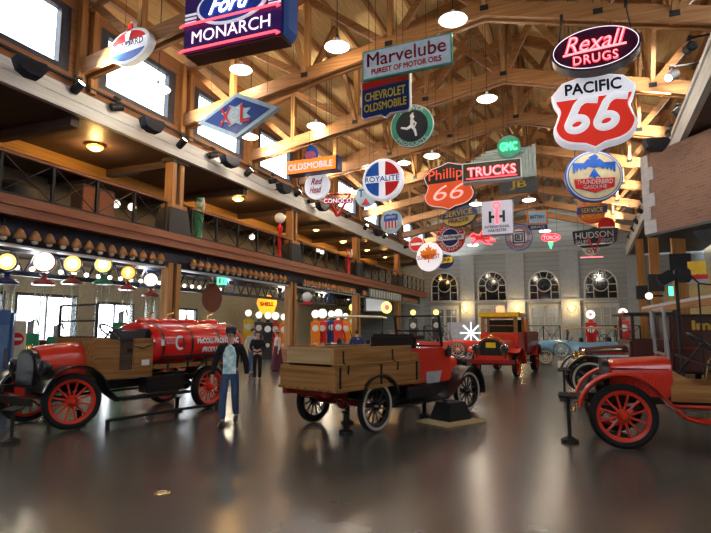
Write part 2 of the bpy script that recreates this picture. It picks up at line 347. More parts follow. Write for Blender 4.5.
# dark blue lattice header under the mezzanine with its row of amber shades
hb = struct('header_beam', None, loc=(AX-.45, 0, 0))
part('web_plate', MB().box((0, (FRONT+48)/2, 4.2), (.1, 48-FRONT, .72)), M['bluebeam'], hb)
part('flange', MB().box((.05, (FRONT+48)/2, 3.83), (.3, 48-FRONT, .05)), mat('pale painted flange', (.5, .52, .55), .3), hb)
hb2 = struct('header_beam', None, loc=(AX-4.3, 0, 0))
part('top_chord', MB().box((0, (FRONT+48)/2, 4.35), (.14, 48-FRONT, .2)).box((0, (FRONT+48)/2, 3.55), (.14, 48-FRONT, .16)), M['bluebeam'], hb2)
for k in range(48): part('lattice_bar', MB().beam((0, 4+k*.85, 3.55), (0, 4.42+k*.85, 4.3), .05, .06).beam((0, 4.42+k*.85, 4.3), (0, 4.85+k*.85, 3.55), .05, .06), M['bluebeam'], hb2)
# back wall
siding = courses('grey siding courses', (.37, .41, .43), (.33, .37, .39), (.22, .25, .26), 40, .42, .7, .5)
mb = MB().box(((LBACK+RBACK)/2, BACK+.15, 6), (RBACK-LBACK, .3, 12))
wb = mb.loft([[Vector((LBACK, BACK+d, 12)), Vector((RBACK, BACK+d, 12)), Vector((RIDGE_X, BACK+d, 15.2))] for d in (0, .3)])
struct('wall_back', mb, siding)
fx0, fx1, fz0, fz1 = -8.0, 2.0, 5.2, 9.0     # unseen glazing added behind the camera to light the sign faces
struct('wall_front', MB().box(((LBACK+fx0)/2, FRONT-.15, 7.6), (fx0-LBACK, .3, 15.2)).box(((RBACK+fx1)/2, FRONT-.15, 7.6), (RBACK-fx1, .3, 15.2)).box(((fx0+fx1)/2, FRONT-.15, fz0/2), (fx1-fx0, .3, fz0)).box(((fx0+fx1)/2, FRONT-.15, (fz1+15.2)/2), (fx1-fx0, .3, 15.2-fz1)), M['boardwall'])
w = struct('window_90', None, loc=((fx0+fx1)/2, FRONT-.15, fz0)); f_ = MB(); W_ = fx1-fx0; H_ = fz1-fz0
for k in range(6): f_.box((-W_/2+W_*k/5, 0, H_/2), (.16, .2, H_))
for z in (.08, H_/2, H_-.08): f_.box((0, 0, z), (W_, .18, .14))
part('window_frame', f_, frame_m, w); part('pane', MB().box((0, -.04, H_/2), (W_, .012, H_)), M['glass'], w)
pd = bpy.data.lights.new('window_portal', 'AREA'); pd.shape = 'RECTANGLE'; pd.size = W_; pd.size_y = H_; pd.cycles.is_portal = True
po = bpy.data.objects.new('window_portal', pd); COL.objects.link(po); po.location = ((fx0+fx1)/2, FRONT-.4, (fz0+fz1)/2); po.rotation_euler = (PI/2, 0, PI)
struct('wall_right', MB().box((RBACK+.15, (FRONT+BACK)/2, 4), (.3, BACK-FRONT, 8)), M['plaster'])
pil_m = mat('pilaster grey', (.43, .48, .51), .7)
for k, (xa, xb) in enumerate(((405, 424), (461, 475), (507, 525), (561, 580), (628, 646))):
    p, q = onY(xa, 300, BACK), onY(xb, 300, BACK)
    struct(f'trim_{50+k}', MB().box(((p.x+q.x)/2, BACK-.1, 4.2), (q.x-p.x, .24, 8.4)), pil_m)
struct('trim_60', MB().box(((LBACK+RBACK)/2, BACK-.2, 8.5), (RBACK-LBACK, .4, .3)).box(((LBACK+RBACK)/2, BACK-.14, 4.5-.35), (RBACK-LBACK, .28, .2)), pil_m)
# arched windows over tall doors in the back wall
def arch_pts(w, h, n=14): # half width w, total height h, semicircle head
    s = h-w; return [(-w, 0)]+[(-w*math.cos(PI*k/n), s+w*math.sin(PI*k/n)) for k in range(n+1)]+[(w, 0)]
wf = mat('white painted sash', (.66, .68, .66), .5)
for i, cx in enumerate((444.7, 492.5, 544.7, 601.5)):
    b = onY(cx, 301.3, BACK-.02); top = onY(cx, (273.5, 272.5, 271.5, 270)[i]-.5, BACK); h = top.z-b.z; w = .50*h*.93
    o = struct(f'window_{30+i}', None, loc=(b.x, BACK-.03, b.z))
    part('pane', MB().prism(arch_pts(w, h), .03), M['darkglass'], o)
    P = arch_pts(w, h); f = MB().tube([Vector((x, -.05, z)) for x, z in P]+[Vector((-w, -.05, 0))], .075, 6)
    part('window_frame', f, wf, o)
    s = h-w; mu = MB(); mu.tube([Vector((w*.48*math.cos(2*PI*k/20), -.04, s+w*.02+w*.48*math.sin(2*PI*k/20))) for k in range(21)], .045, 6)
    for a in (0, 36, 72, 108, 144, 180): mu.beam((w*.48*math.cos(R(a)), -.04, s+w*.48*math.sin(R(a))), (w*.97*math.cos(R(a)), -.04, s+w*.97*math.sin(R(a))), .06, .06)
    for x in (-.45, .45): mu.beam((x*w, -.04, 0), (x*w, -.04, s-w*.15), .06, .06)
    mu.beam((-w, -.04, s*.55), (-w*.45, -.04, s*.55), .05, .05); mu.beam((w, -.04, s*.55), (w*.45, -.04, s*.55), .05, .05)
    part('muntin', mu, wf, o)
    d = struct(f'door_{i+1}', None, loc=(b.x, BACK-.04, 0)); dh = 3.72
    part('door_frame', MB().box((-w, 0, dh/2), (.16, .14, dh)).box((w, 0, dh/2), (.16, .14, dh)).box((0, 0, dh), (2*w+.16, .14, .16)), wf, d)
    for s_ in (-1, 1):
        leaf = part('door_leaf', MB().box((s_*w*.48, 0, .5), (w*.9, .08, 1.0)).box((s_*w*.06, 0, 2.3), (.1, .08, 2.8)).box((s_*w*.92, 0, 2.3), (.1, .08, 2.8)).box((s_*w*.48, 0, 3.55), (w*.9, .08, .16)), wf, d)
        part('pane', MB().box((s_*w*.49, .0, 2.2), (w*.76, .03, 2.6)), M['paleglass'] if i else mat('dim pane', (.10, .125, .13), .1), leaf)
        part('muntin', MB().box((s_*w*.49, -.02, 1.9), (w*.76, .04, .05)).box((s_*w*.49, -.02, 2.8), (w*.76, .04, .05)).box((s_*w*.49, -.02, 2.25), (.05, .04, 2.5)), wf, leaf)

# ------------------------------------------------------------------ roof
def roof_z(x): return 11.15+(x-AX)/(RIDGE_X-AX)*(14.6-11.15) if x < RIDGE_X else 14.6-(x-RIDGE_X)/(4.6-RIDGE_X)*(14.6-11.6)
deck = wood('roof deck boards', (.60, .42, .19), (.46, .30, .12), 'y', .6, 5)
mb = MB(); t = .1
for a, b in (((AX-.3), RIDGE_X), (RIDGE_X, 5.2)):
    mb.loft([[Vector((a, y, roof_z(a)+.45)), Vector((b, y, roof_z(b)+.45)), Vector((b, y, roof_z(b)+.45+t)), Vector((a, y, roof_z(a)+.45+t))] for y in (FRONT, BACK+.2)])
struct('ceiling', mb, deck)
for k in range(15):
    x = AX+.3+k*1.2
    if abs(x-RIDGE_X) < .3: x = RIDGE_X
    if x < 4.6: struct(f'trim_{70+k}', MB().box((x, (FRONT+BACK)/2, roof_z(x)+.33), (.11, BACK-FRONT, .24)), M['fir'])
KNOT = (RIDGE_X, 10.88); LEND = (AX, 9.12); REND = (4.15, 9.2)
def chord_z(x): return LEND[1]+(x-AX)/(KNOT[0]-AX)*(KNOT[1]-LEND[1]) if x < KNOT[0] else KNOT[1]+(x-KNOT[0])/(REND[0]-KNOT[0])*(REND[1]-KNOT[1])
joints = [-12.9, -10.8, -7.9, -5.0, -2.1, .85, 2.6, 4.15]
protoT = None
for y in TR_Y:
    if protoT is None:
        T = protoT = struct('roof_truss', None, loc=(0, y, 0))
        for a, b in (((AX, 9.12), KNOT), (KNOT, REND)):
            for s in (-.15, .15): part('bottom_chord', MB().beam((a[0], s, a[1]), (b[0], s, b[1]), .13, .44), M['firx'], T)
        for a, b in ((AX, RIDGE_X), (RIDGE_X, 4.5)): part('top_chord', MB().beam((a, 0, roof_z(a)), (b, 0, roof_z(b)), .22, .4), M['firx'], T)
        for x in joints[1:-1]: part('truss_post', MB().beam((x, 0, chord_z(x)-.15), (x, 0, roof_z(x)), .17, .2), M['firz'], T)
        for a, b in ((-10.8, -12.6), (-10.8, -7.9), (-7.9, -5.0), (-5.0, -2.1), (.85, -2.1), (.85, 2.6), (2.6, 4.3)):
            part('truss_brace', MB().beam((a, 0, roof_z(a)-.1) if a < b and a < RIDGE_X-.1 else (a, 0, chord_z(a)), (b, 0, chord_z(b)) if a < b and a < RIDGE_X-.1 else (b, 0, roof_z(b)-.15), .15, .22), M['firx'], T)
        for a, b in ((-5.0, -2.1), (-2.1+.0, -3.6), (-2.1, -.6)): part('truss_brace', MB().beam((a, 0, chord_z(a)), (b, 0, roof_z(b)-.15), .15, .2), M['firx'], T)
        for x in joints[2:-1]:
            pl = MB().box((x, 0, chord_z(x)), (.24, .45, .16)); part('bolt_plate', pl, M['matblack'], T)
    else: dup(protoT, (0, y, 0))
# diagonal knee braces between trusses (run along the hall)
for i, (y0, y1) in enumerate(zip(TR_Y[2:], TR_Y[3:])):
    for x in (-7.9, -2.1, 2.6):
        struct('roof_brace', MB().beam((x, y0+.2, chord_z(x)+.1), (x, (y0+y1)/2, roof_z(x)+.1), .13, .18).beam((x, y1-.2, chord_z(x)+.1), (x, (y0+y1)/2, roof_z(x)+.1), .13, .18), M['fir'])
# wall posts carrying the trusses on the left
for y in TR_Y[1:]:
    struct('wall_post', MB().box((AX+.06, y-.22, 9.85), (.2, .2, 2.7)).box((AX+.06, y+.22, 9.85), (.2, .2, 2.7)), M['firz'])
# right side: skewed fascia, soffit, clerestory and columns
FR0, FR1 = Vector((3.05, 6.0)), Vector((4.0, 48.6))
def frx(y): return FR0.x+(FR1.x-FR0.x)*(y-FR0.y)/(FR1.y-FR0.y)
def skew(name, dx0, dx1, z0, z1, m, ya=FRONT, yb=49.4):
    return struct(name, MB().loft([[Vector((frx(y)+dx0, y, z0)), Vector((frx(y)+dx1, y, z0)), Vector((frx(y)+dx1, y, z1)), Vector((frx(y)+dx0, y, z1))] for y in (ya, yb)]), m)
skew('trim_4', -.06, .12, 7.72, 8.3, M['fascia']); skew('trim_5', -.12, .1, 8.3, 8.45, M['fascia'])
skew('ceiling_right_aisle', .12, RBACK-4.2, 7.8, 7.95, M['darkwood'])
holes = [(a+.7, b-.7, SILL+.2, HEAD+.3) for a, b in zip(TR_Y, TR_Y[1:])]
wall_panel('wall_right_upper', 4.75, (FRONT, BACK), (7.95, 12.6), holes, M['boardwall'])
for i, (a, b, c, d) in enumerate(holes): daylight_window(60+i, 4.75, a, b, c, d, 0, -1)
for y in TR_Y[1:]: struct('wall_post', MB().box((4.5, y-.22, 9.9), (.22, .2, 3.6)).box((4.5, y+.22, 9.9), (.22, .2, 3.6)), M['firz'])
for y in (23.7, 32.2, 40.5):
    c = struct('column', None, loc=(frx(y)+.25, y, 0))
    part('post', MB().box((0, 0, 3.85), (.46, .40, 7.7), bev=.02), M['firz'], c); part('boot', MB().box((0, 0, 4.1), (.72, .5, .9)), M['bootblack'], c)
# brick bay hanging from the right soffit, quoins at its corner
bl, brr = Vector((2.31, 20.9, 4.94)), Vector((6.2, 15.25, 4.94)); bd = (brr-bl); bw = Vector((bd.x, bd.y, 0)).length; brz = math.atan2(bd.y, bd.x)
bay = struct('wall_brick_bay', None, loc=bl, rot=(0, 0, brz))
brick = courses('red brick courses', (.27, .135, .09), (.20, .10, .065), (.24, .18, .145), .30, .105, .8, .6, gap=.012)
part('brick_face', MB().box((bw/2, 1.4, 1.38), (bw, 2.8, 2.76)), brick, bay)
for k in range(6): part('quoin', MB().box(((.17 if k % 2 else .27), -.005, .23+k*.46), (.34 if k % 2 else .54, .06, .45)), mat('quoin stone', (.50, .50, .52), .8), bay)
part('soffit', MB().box((bw/2, 1.4, -.04), (bw, 2.8, .08)), M['dkgrey'], bay)
bs = struct('wall_white_siding', MB().box((2.2, 1.6, 2.42), (3.4, 2.2, 4.84)), courses('pale siding courses', (.46, .49, .52), (.42, .45, .48), (.3, .32, .34), 40, .2, .6, .4), loc=(bl+Vector((bd.x, bd.y, 0)).normalized()*2.05).xy.to_3d(), rot=(0, 0, brz))

# ------------------------------------------------------------------ signs hanging from the trusses
def circle(rx, ry=None, n=36, a0=0): return [(rx*math.cos(a0+2*PI*k/n), (ry or rx)*math.sin(a0+2*PI*k/n)) for k in range(n)]
def rect(w, h, x=0, z=0): return [(x-w/2, z-h/2), (x+w/2, z-h/2), (x+w/2, z+h/2), (x-w/2, z+h/2)]
def smooth(pts, n=5):
    """closed Catmull-Rom through pts"""
    out = []; N = len(pts)
    for i in range(N):
        p0, p1, p2, p3 = (Vector(pts[(i+j-1) % N]) for j in range(4))
        for k in range(n):
            t = k/n; q = .5*((2*p1)+(p2-p0)*t+(2*p0-5*p1+4*p2-p3)*t*t+(3*p1-p0-3*p2+p3)*t**3); out.append((q.x, q.y))
    return out
def scaled(pts, s, dz=0, sz=None): return [(x*s, z*(sz or s)+dz) for x, z in pts]
class Sign: pass
def sign(name, label, Lp, Rp, hpx, Y, cat='sign', yaw=None, group=None):
    mid = ((Lp[0]+Rp[0])/2, (Lp[1]+Rp[1])/2); c = onY(*mid, Y)
    if yaw is None:
        a, b = onZ(*Lp, c.z), onZ(*Rp, c.z); rz = math.atan2(b.y-a.y, b.x-a.x)
    else: rz = R(yaw)
    n = Vector((math.sin(rz), -math.cos(rz), 0))
    hit = lambda p: EYEP+ray(*p)*((c-EYEP).dot(n)/ray(*p).dot(n))
    a, b = hit(Lp), hit(Rp); w = (b-a).xy.length; c = (a+b)/2
    h = hit((mid[0], mid[1]-hpx/2)).z-hit((mid[0], mid[1]+hpx/2)).z
    s = Sign(); s.t = thing(name, label, cat, c, rz, group); s.w, s.h, s.c, s.rz = w, h, c, rz
    return s
def hang(s, xs=(-.35, .35), top=None, z0=None, r=.007):
    """suspension wires up to the timbers above"""
    for x in xs:
        p = s.c+Vector((math.cos(s.rz), math.sin(s.rz), 0))*x*s.w
        zt = (top if top is not None else roof_z(p.x)+.47)-s.c.z
        part('hanging_wire', MB().cyl((x*s.w, 0, s.h*.4 if z0 is None else z0), (x*s.w, 0, max(zt, .5)), r, n=6), M['matblack'], s.t)
def panel(s, pts, d, m, name='panel', y=0): return part(name, MB().prism(pts, d, y), m, s.t)
def neon(s, pts, m, y=-.12, r=.022, name='neon_tube', closed=False):
    P = [Vector((x, y, z)) for x, z in pts]
    if closed: P.append(P[0])
    return part(name, MB().tube(P, r, 6), m, s.t)
def txt(s, t, m, w, h, x=0, z=0, y=-.05, **k): return text(s.t, t, m, w, h, (x, z), y, **k)
M['softpink'] = mat('soft pink tube', (.8, .5, .45), emit=.5, ecol=(1, .55, .5)); M['deepblue'] = mat('deep blue enamel', (.014, .06, .32), .4)
# 1 tilted oval with a torch
s = sign('oval_sign', 'red, white and blue oval sign with torch flame, by the upper left window', (112, 55), (153, 40), 33, 10.6); w, h = s.w, s.h
panel(s, circle(w/2, h/2), .2, M['white']); panel(s, circle(w*.46, h*.44), .02, M['litwhite'], 'face', -.105)
def half(a0, a1, rx, ry, n=16): return [(rx*math.cos(R(a0+(a1-a0)*k/n)), ry*math.sin(R(a0+(a1-a0)*k/n))) for k in range(n+1)]
part('red_segment', MB().prism([(-.04*w, .14*h)]+[(x, z) for x, z in half(98, 160, w*.44, h*.42)], .02, -.12), M['signred'], s.t); part('red_segment', MB().prism([(.04*w, .14*h)]+half(20, 82, w*.44, h*.42), .02, -.12), M['signred'], s.t)
part('blue_segment', MB().prism(half(205, 335, w*.44, h*.42), .02, -.12), M['signblue'], s.t); txt(s, 'STANDARD', M['navy'], w*.78, h*.19, .01*w, 0, -.175)
part('torch', MB().prism([(-.03*w, 0), (.03*w, 0), (.06*w, h*.34), (-.06*w, h*.34)], .05, -.14), M['white'], s.t)
panel(s, scaled(smooth([(0, .75), (.12, .45), (.1, .3), (0, .22), (-.1, .3), (-.12, .45)]), w*.9, 0, h), .12, M['white'], 'flame_back', .0); panel(s, scaled(smooth([(0, .7), (.08, .45), (.06, .33), (0, .28), (-.06, .33), (-.08, .45)]), w*.9, 0, h), .06, M['signred'], 'flame', -.07); hang(s, (-.2, .2))
# 2 big navy neon sign at top left
s = sign('neon_sign', 'large navy box sign with blue oval and pink neon bars at top left', (187, 17), (284, -7), 80, 9.2); w, h = s.w, s.h
part('cabinet', MB().box((0, .2, 0), (w, .5, h), bev=.03), M['navy'], s.t); panel(s, rect(w, h), .02, mat('violet sign face', (.045, .02, .17), .3), 'face', -.06)
part('underside', MB().box((0, .2, -h/2-.02), (w*.98, .46, .03)), mat('brown sign belly', (.10, .035, .03), .5), s.t)
part('end_cap', MB().prism([(w/2, h*.5), (w/2+.12, h*.42), (w/2+.12, -h*.42), (w/2, -h*.5)], .40, .2), mat('blue end cap', (.05, .12, .35), .3), s.t)
for z in (-.155, -.475): neon(s, [(-w*.53, h*z-.03), (-w*.5, h*z), (w*.46, h*z), (w*.49, h*z-.04), (w*.46, h*(z-.03))], M['neonred'], -.13, .026)
txt(s, 'MONARCH', M['neonsoft'], w*.80, h*.15, -w*.01, -h*.315, -.08, bold=.0)
panel(s, circle(w*.36, h*.24), .05, M['litwhite'], 'oval_rim', -.08); panel(s, circle(w*.33, h*.21), .05, mat('royal blue enamel', (.03, .07, .45), .3), 'oval', -.10)
txt(s, 'Ford', M['neonwhite'], w*.44, h*.21, 0, 0, -.14, shear=.5)
for sx in (-1, 1):
    for z in (-.02, -.07, -.12): part('chevron_bar', MB().box((sx*w*.43, -.08, h*z), (w*.12, .03, h*.022)), M['litwhite'], s.t)
hang(s, (-.4, .4))
# 3 blue diamond
s = sign('diamond_sign', 'blue and pale blue diamond sign with red letters by the clerestory', (199, 124), (280, 108), 45, 13.6); w, h = s.w, s.h
dm = [(-w/2, 0), (0, -h/2), (w/2, 0), (0, h/2)]; panel(s, dm, .16, M['ltblue']); panel(s, scaled(dm, .80), .03, M['deepblue'], 'face', -.09)
panel(s, [(r*w*math.cos(a), r*w*.62*math.sin(a)) for k in range(16) for r, a in (((.20 if k % 2 else .13), 2*PI*k/16),)], .03, M['ltblue'], 'starburst', -.11); neon(s, [(w*.06*math.cos(k*.6)*(.4+k*.09), w*.05*math.sin(k*.6)*(.4+k*.09)) for k in range(14)], M['white'], -.13, .02, 'swirl')
txt(s, 'X', M['signred'], w*.14, h*.40, -w*.12, 0, -.14, bold=.0); txt(s, 'L', M['signred'], w*.12, h*.40, w*.12, 0, -.14, bold=.0); hang(s)
# 4 white rectangle
s = sign('rectangular_sign', 'white rectangular motor oil sign with green edge and maroon lettering', (363, 67.5), (452.5, 48.5), 30, 12.6); w, h = s.w, s.h
panel(s, rect(w, h), .09, M['ltgreen']); panel(s, rect(w*.965, h*.90), .02, mat('sign pale white', (.60, .70, .80), .3), 'face', -.05); txt(s, 'Marvelube', mat('sign maroon', (.35, .01, .03), .4), w*.88, h*.46, 0, h*.15, -.06, bold=.006); txt(s, 'PUREST OF MOTOR OILS', M['signred'], w*.78, h*.19, 0, -h*.26, -.06, bold=.02); hang(s)
# 5 blue shield under it
s = sign('shield_sign', 'dark blue shield sign with two lines of yellow lettering', (362, 103), (411, 92), 40, 13.2); w, h = s.w, s.h
sh = [(-.5, .5), (.5, .5), (.5, -.40), (.46, -.45), (.1, -.43), (0, -.52), (-.1, -.43), (-.46, -.45), (-.5, -.40)]
panel(s, [(x*w, z*h) for x, z in sh], .09, M['white']); panel(s, [(x*w*.95, z*h*.95) for x, z in sh], .02, M['navy'], 'face', -.05); panel(s, rect(w*.95, h*.18, 0, h*.38), .02, M['signred'], 'red_band', -.055)
txt(s, 'CHEVROLET', M['signyellow'], w*.82, h*.22, 0, h*.08, -.065, bold=.010); txt(s, 'OLDSMOBILE', M['signyellow'], w*.86, h*.2, 0, -h*.2, -.065, bold=.010); hang(s)
# 6 green ring with a running figure
s = sign('round_sign', 'black round sign with green ring and white running figure', (391, 129), (434, 124), 42, 14.0); w, h = s.w, s.h
r = w/2; panel(s, circle(r), .1, M['ltgreen']); panel(s, circle(r*.74), .02, M['black'], 'face', -.055); part('rim', MB().ring((0, -.05, 0), r*.97, r, .03), M['white'], s.t)
txt(s, 'POWER', M['white'], r*1.2, r*.17, 0, 0, -.06, arc=r*.86); txt(s, 'PRODUCTS', M['white'], r*1.5, r*.17, 0, 0, -.06, arc=-r*.86)
f = MB()
for pts, r0, r1 in ((((.02, .28), (.0, -.02)), .10, .08), (((0, 0), (.14, -.22), (.2, -.5)), .09, .05), (((0, 0), (-.22, -.12), (-.5, -.05)), .09, .045), (((.02, .25), (.2, .1), (.12, -.05)), .05, .035), (((.02, .25), (-.05, .48), (.08, .6)), .05, .035)): f.tube([Vector((x*r, -.07, z*r)) for x, z in pts], r*.08, 6, [r*(r0+(r1-r0)*i/(len(pts)-1)) for i in range(len(pts))])
f.sphere((.03*r, -.07, .42*r), .09*r, (1, .5, 1.2)); f.xform(Matrix.Translation((0, -.07, 0)) @ Matrix.Scale(.25, 4, (0, 1, 0)) @ Matrix.Translation((0, .07, 0))); part('running_figure', f, M['white'], s.t); hang(s)
# 7 orange box sign
s = sign('box_sign', 'orange box sign with crest on top, in front of clerestory windows', (287, 168.5), (336, 162), 13, 17); w, h = s.w, s.h
part('cabinet', MB().box((.03, .2, 0), (w+.06, .45, h*1.1), bev=.02), M['navy'], s.t); panel(s, rect(w, h), .03, M['litorange'], 'face', -.04); txt(s, 'OLDSMOBILE', M['neonpink'], w*.9, h*.5, 0, -h*.05, -.07, bold=.010)
panel(s, scaled(smooth([(-.3, 0), (-.22, .7), (0, .95), (.22, .7), (.3, 0)]), h*1.15, h*.5), .3, M['signblue'], 'crest', .1); panel(s, [(x*h*.45, h*.75+z*h*.3) for x, z in circle(1)], .03, mat('rose medallion', (.6, .12, .3), .3), 'medallion', -.07); hang(s, (-.4, .4))
# 8 white disc
s = sign('round_sign', 'white round sign with red script below the orange box sign', (305.5, 187.5), (329.5, 184.5), 24, 17.8); w = s.w
panel(s, circle(w/2), .14, M['litwhite']); txt(s, 'Red', M['signred'], w*.5, w*.26, .02*w, w*.16, -.08, shear=.4); txt(s, 'Head', M['signred'], w*.5, w*.26, -.03*w, -w*.15, -.08, shear=.4); hang(s)
# 9 red triangle
s = sign('triangle_sign', 'red downward triangle sign with white lettering across it', (325, 206), (350.5, 204), 22, 19, yaw=16); w, h = s.w, s.h
tri = [(0, -h/2), (w/2, h/2), (-w/2, h/2)]; part('triangle_frame', MB().tube([Vector((x, 0, z)) for x, z in tri+tri[:1]], w*.075, 8), M['signred'], s.t); panel(s, rect(w*1.15, h*.22, 0, h*.18), .1, M['signred'], 'band'); txt(s, 'CONOCO', M['litwhite'], w*1.08, h*.2, 0, h*.18, -.06, bold=.010); hang(s)
# 10 round sign with four petals
s = sign('round_sign', 'white round lit sign with two blue and two red petals', (363.5, 182), (404, 178), 41, 17.2); w = s.w; r = w/2
part('case', MB().lathe([(r*.9, .16), (r, .1), (r, -.1), (r*.95, -.14), (.01, -.16)], axis='y', n=36), M['litwhite'], s.t)
for k, m in enumerate(('signred', 'signblue', 'signblue', 'signred')):
    a0 = 90*k+12; P = [(r*.84*math.cos(R(a0+66*i/10)), r*.84*math.sin(R(a0+66*i/10))) for i in range(11)]; c0 = R(90*k+45)
    P += [(r*.22*math.cos(c0)+0, r*.22*math.sin(c0))]; P = [p for p in P if abs(p[1]) > r*.13 or True]
    panel(s, [(x, math.copysign(max(abs(z), r*.17), z)) for x, z in P], .03, M[m], 'petal', -.175)
txt(s, 'ROYALITE', M['signblue'], w*.84, r*.26, 0, 0, -.18, bold=.010); hang(s)
# 11 striped shield disc
s = sign('round_sign', 'small round white sign with blue and red striped shield', (381, 223), (402, 220.5), 21, 24); w = s.w; r = w/2
panel(s, circle(r), .1, M['ltblue']); panel(s, [(x*r*.66, z*r*.66+r*.05) for x, z in ((-1, 0), (1, 0), (.95, .8), (.4, .95), (0, .8), (-.4, .95), (-.95, .8))], .02, M['signblue'], 'shield_top', -.06); panel(s, scaled([(-1, .05), (1, .05), (.85, -.7), (0, -1.1), (-.85, -.7)], r*.66), .02, M['white'], 'shield_field', -.06)
for k in range(4): part('red_stripe', MB().box((r*(-.45+.3*k), -.075, -r*.27), (r*.13, .02, r*.6)), M['signred'], s.t)
txt(s, 'UNION', M['white'], r*.9, r*.22, 0, r*.38, -.075); hang(s)
# 12 partly hidden sign
s = sign('round_sign', 'pale sign with dark letter, half hidden behind the petal sign', (356, 197), (377, 194.5), 20, 20.5); w = s.w
panel(s, circle(w/2), .1, M['ltblue']); txt(s, 'T', M['navy'], w*.24, w*.34, -w*.22, w*.12, -.06, bold=.010); panel(s, [(x*w*.2, z*w*.2-w*.3) for x, z in ((-1, -.5), (1, -.5), (0, .9))], .03, M['signred'], 'red_mark', -.06); hang(s)
# shield outline used by the two highway style signs
def hwy(w, h): return [(x*w, z*h) for x, z in [(-.36, .40), (-.18, .44), (0, .5), (.18, .44), (.36, .40)]+smooth_open([(.5, .25), (.47, .14), (.42, .03), (.45, -.09), (.49, -.2), (.44, -.32), (.32, -.40), (.12, -.44)])+[(0, -.5)]+[(-x, z) for x, z in smooth_open([(.5, .25), (.47, .14), (.42, .03), (.45, -.09), (.49, -.2), (.44, -.32), (.32, -.40), (.12, -.44)])[::-1]]]
def smooth_open(p, n=4):
    p = [p[0]]+p+[p[-1]]; out = []
    for i in range(1, len(p)-2):
        a, b, c, d = (Vector(q) for q in p[i-1:i+3])
        for k in range(n): t = k/n; q = .5*((2*b)+(c-a)*t+(2*a-5*b+4*c-d)*t*t+(3*b-a-3*c+d)*t**3); out.append((q.x, q.y))
    return out+[p[-1]]
def clipz(P, zmin=None, zmax=None):
    out = []
    for (x0, z0), (x1, z1) in zip(P, P[1:]+P[:1]):
        ins = lambda z: (zmin is None or z >= zmin) and (zmax is None or z <= zmax); lim = zmin if zmin is not None else zmax
        if ins(z0): out.append((x0, z0))
        if ins(z0) != ins(z1): t = (lim-z0)/(z1-z0); out.append((x0+(x1-x0)*t, lim))
    return out
# 13 orange and black shield
s = sign('shield_sign', 'orange and black shield sign with outlined neon numerals', (425, 190), (475.5, 183), 49, 18.6); w, h = s.w, s.h
P = hwy(w*1.02, h); panel(s, P, .2, M['black']); part('neon_outline', MB().tube([Vector((x*.95, -.12, z*.95)) for x, z in P+P[:1]], .014, 6), M['softpink'], s.t); Q = [(x*.93, z*.93) for x, z in P]
panel(s, clipz(Q, zmax=h*.08), .03, mat('vermilion enamel', (.78, .10, .03), .3, emit=.25, ecol=(1, .12, .03)), 'lower_field', -.11); panel(s, clipz(Q, zmin=h*.08), .03, M['black'], 'upper_field', -.11)
txt(s, 'Phillips', mat('vermilion letters', (.9, .1, .04), emit=.5), w*.78, h*.27, 0, h*.22, -.13, bold=.0); txt(s, '66', M['softpink'], w*.60, h*.30, 0, -h*.13, -.14, shear=.25, bold=-.005); hang(s, (-.25, .1))
# 14 stepped trucks sign
s = sign('neon_sign', 'stepped grey sign with red neon TRUCKS lettering and green disc', (462, 173.5), (522, 167.5), 20, 17.6); w, h = s.w, s.h
part('cabinet', MB().box((0, .18, 0), (w, .4, h), bev=.02), M['white'], s.t); panel(s, rect(w*.95, h*.86), .03, mat('olive sign face', (.06, .05, .02), .4), 'face', -.03); txt(s, 'TRUCKS', M['neonred'], w*.815, h*.50, 0, -h*.02, -.05, bold=.03, name='red_neon_letter'); txt(s, 'TRUCKS', M['neonpink'], w*.80, h*.46, 0, -h*.02, -.07, bold=-.005); neon(s, [(x*w*.42, h*(-.02)+z*h*.33) for x, z in ((-1, -1), (1, -1))], M['neonred'], -.08, .018)  # larger red emissive TRUCKS behind the pink one imitates the neon's red halo
gr = mat('silver green step', (.30, .36, .33), .35, .3)
for k in range(4): part('step_fin', MB().box((w*.5+w*.03+k*w*.055, .18, h*(.10+.07*k)), (w*.05, .38, h*(1.15+.14*k))), gr, s.t); part('step_bar', MB().box((w*(.05+.055*k)+w*.07, .18, h*(.56+.13*k)), (w*(.92-.06*k), .36, h*.10)), gr, s.t)
panel(s, [(x*h*.55+w*.30, z*h*.55+h*1.05) for x, z in circle(1)], .12, M['ltgreen'], 'disc', -.06); txt(s, 'GMC', M['neongreen'], h*.80, h*.42, w*.30, h*1.05, -.14, bold=.02); hang(s, (-.3, .3))
# 15
s = sign('oval_sign', 'dark blue and yellow service sign behind the orange shield', (443, 219), (477, 213), 22, 23); w, h = s.w, s.h
panel(s, circle(w/2, h/2), .1, M['navy']); panel(s, clipz(circle(w*.48, h*.47), zmin=h*.02), .02, M['navy'], 'upper_field', -.06); panel(s, clipz(circle(w*.48, h*.47), zmax=-h*.06), .02, mat('mustard enamel', (.5, .36, .05), .4), 'lower_field', -.06); txt(s, 'SERVICE', M['signyellow'], w*.78, h*.26, 0, h*.14, -.075, bold=.010); txt(s, 'FRAZER', M['navy'], w*.6, h*.2, 0, -h*.2, -.075, bold=.010); hang(s)
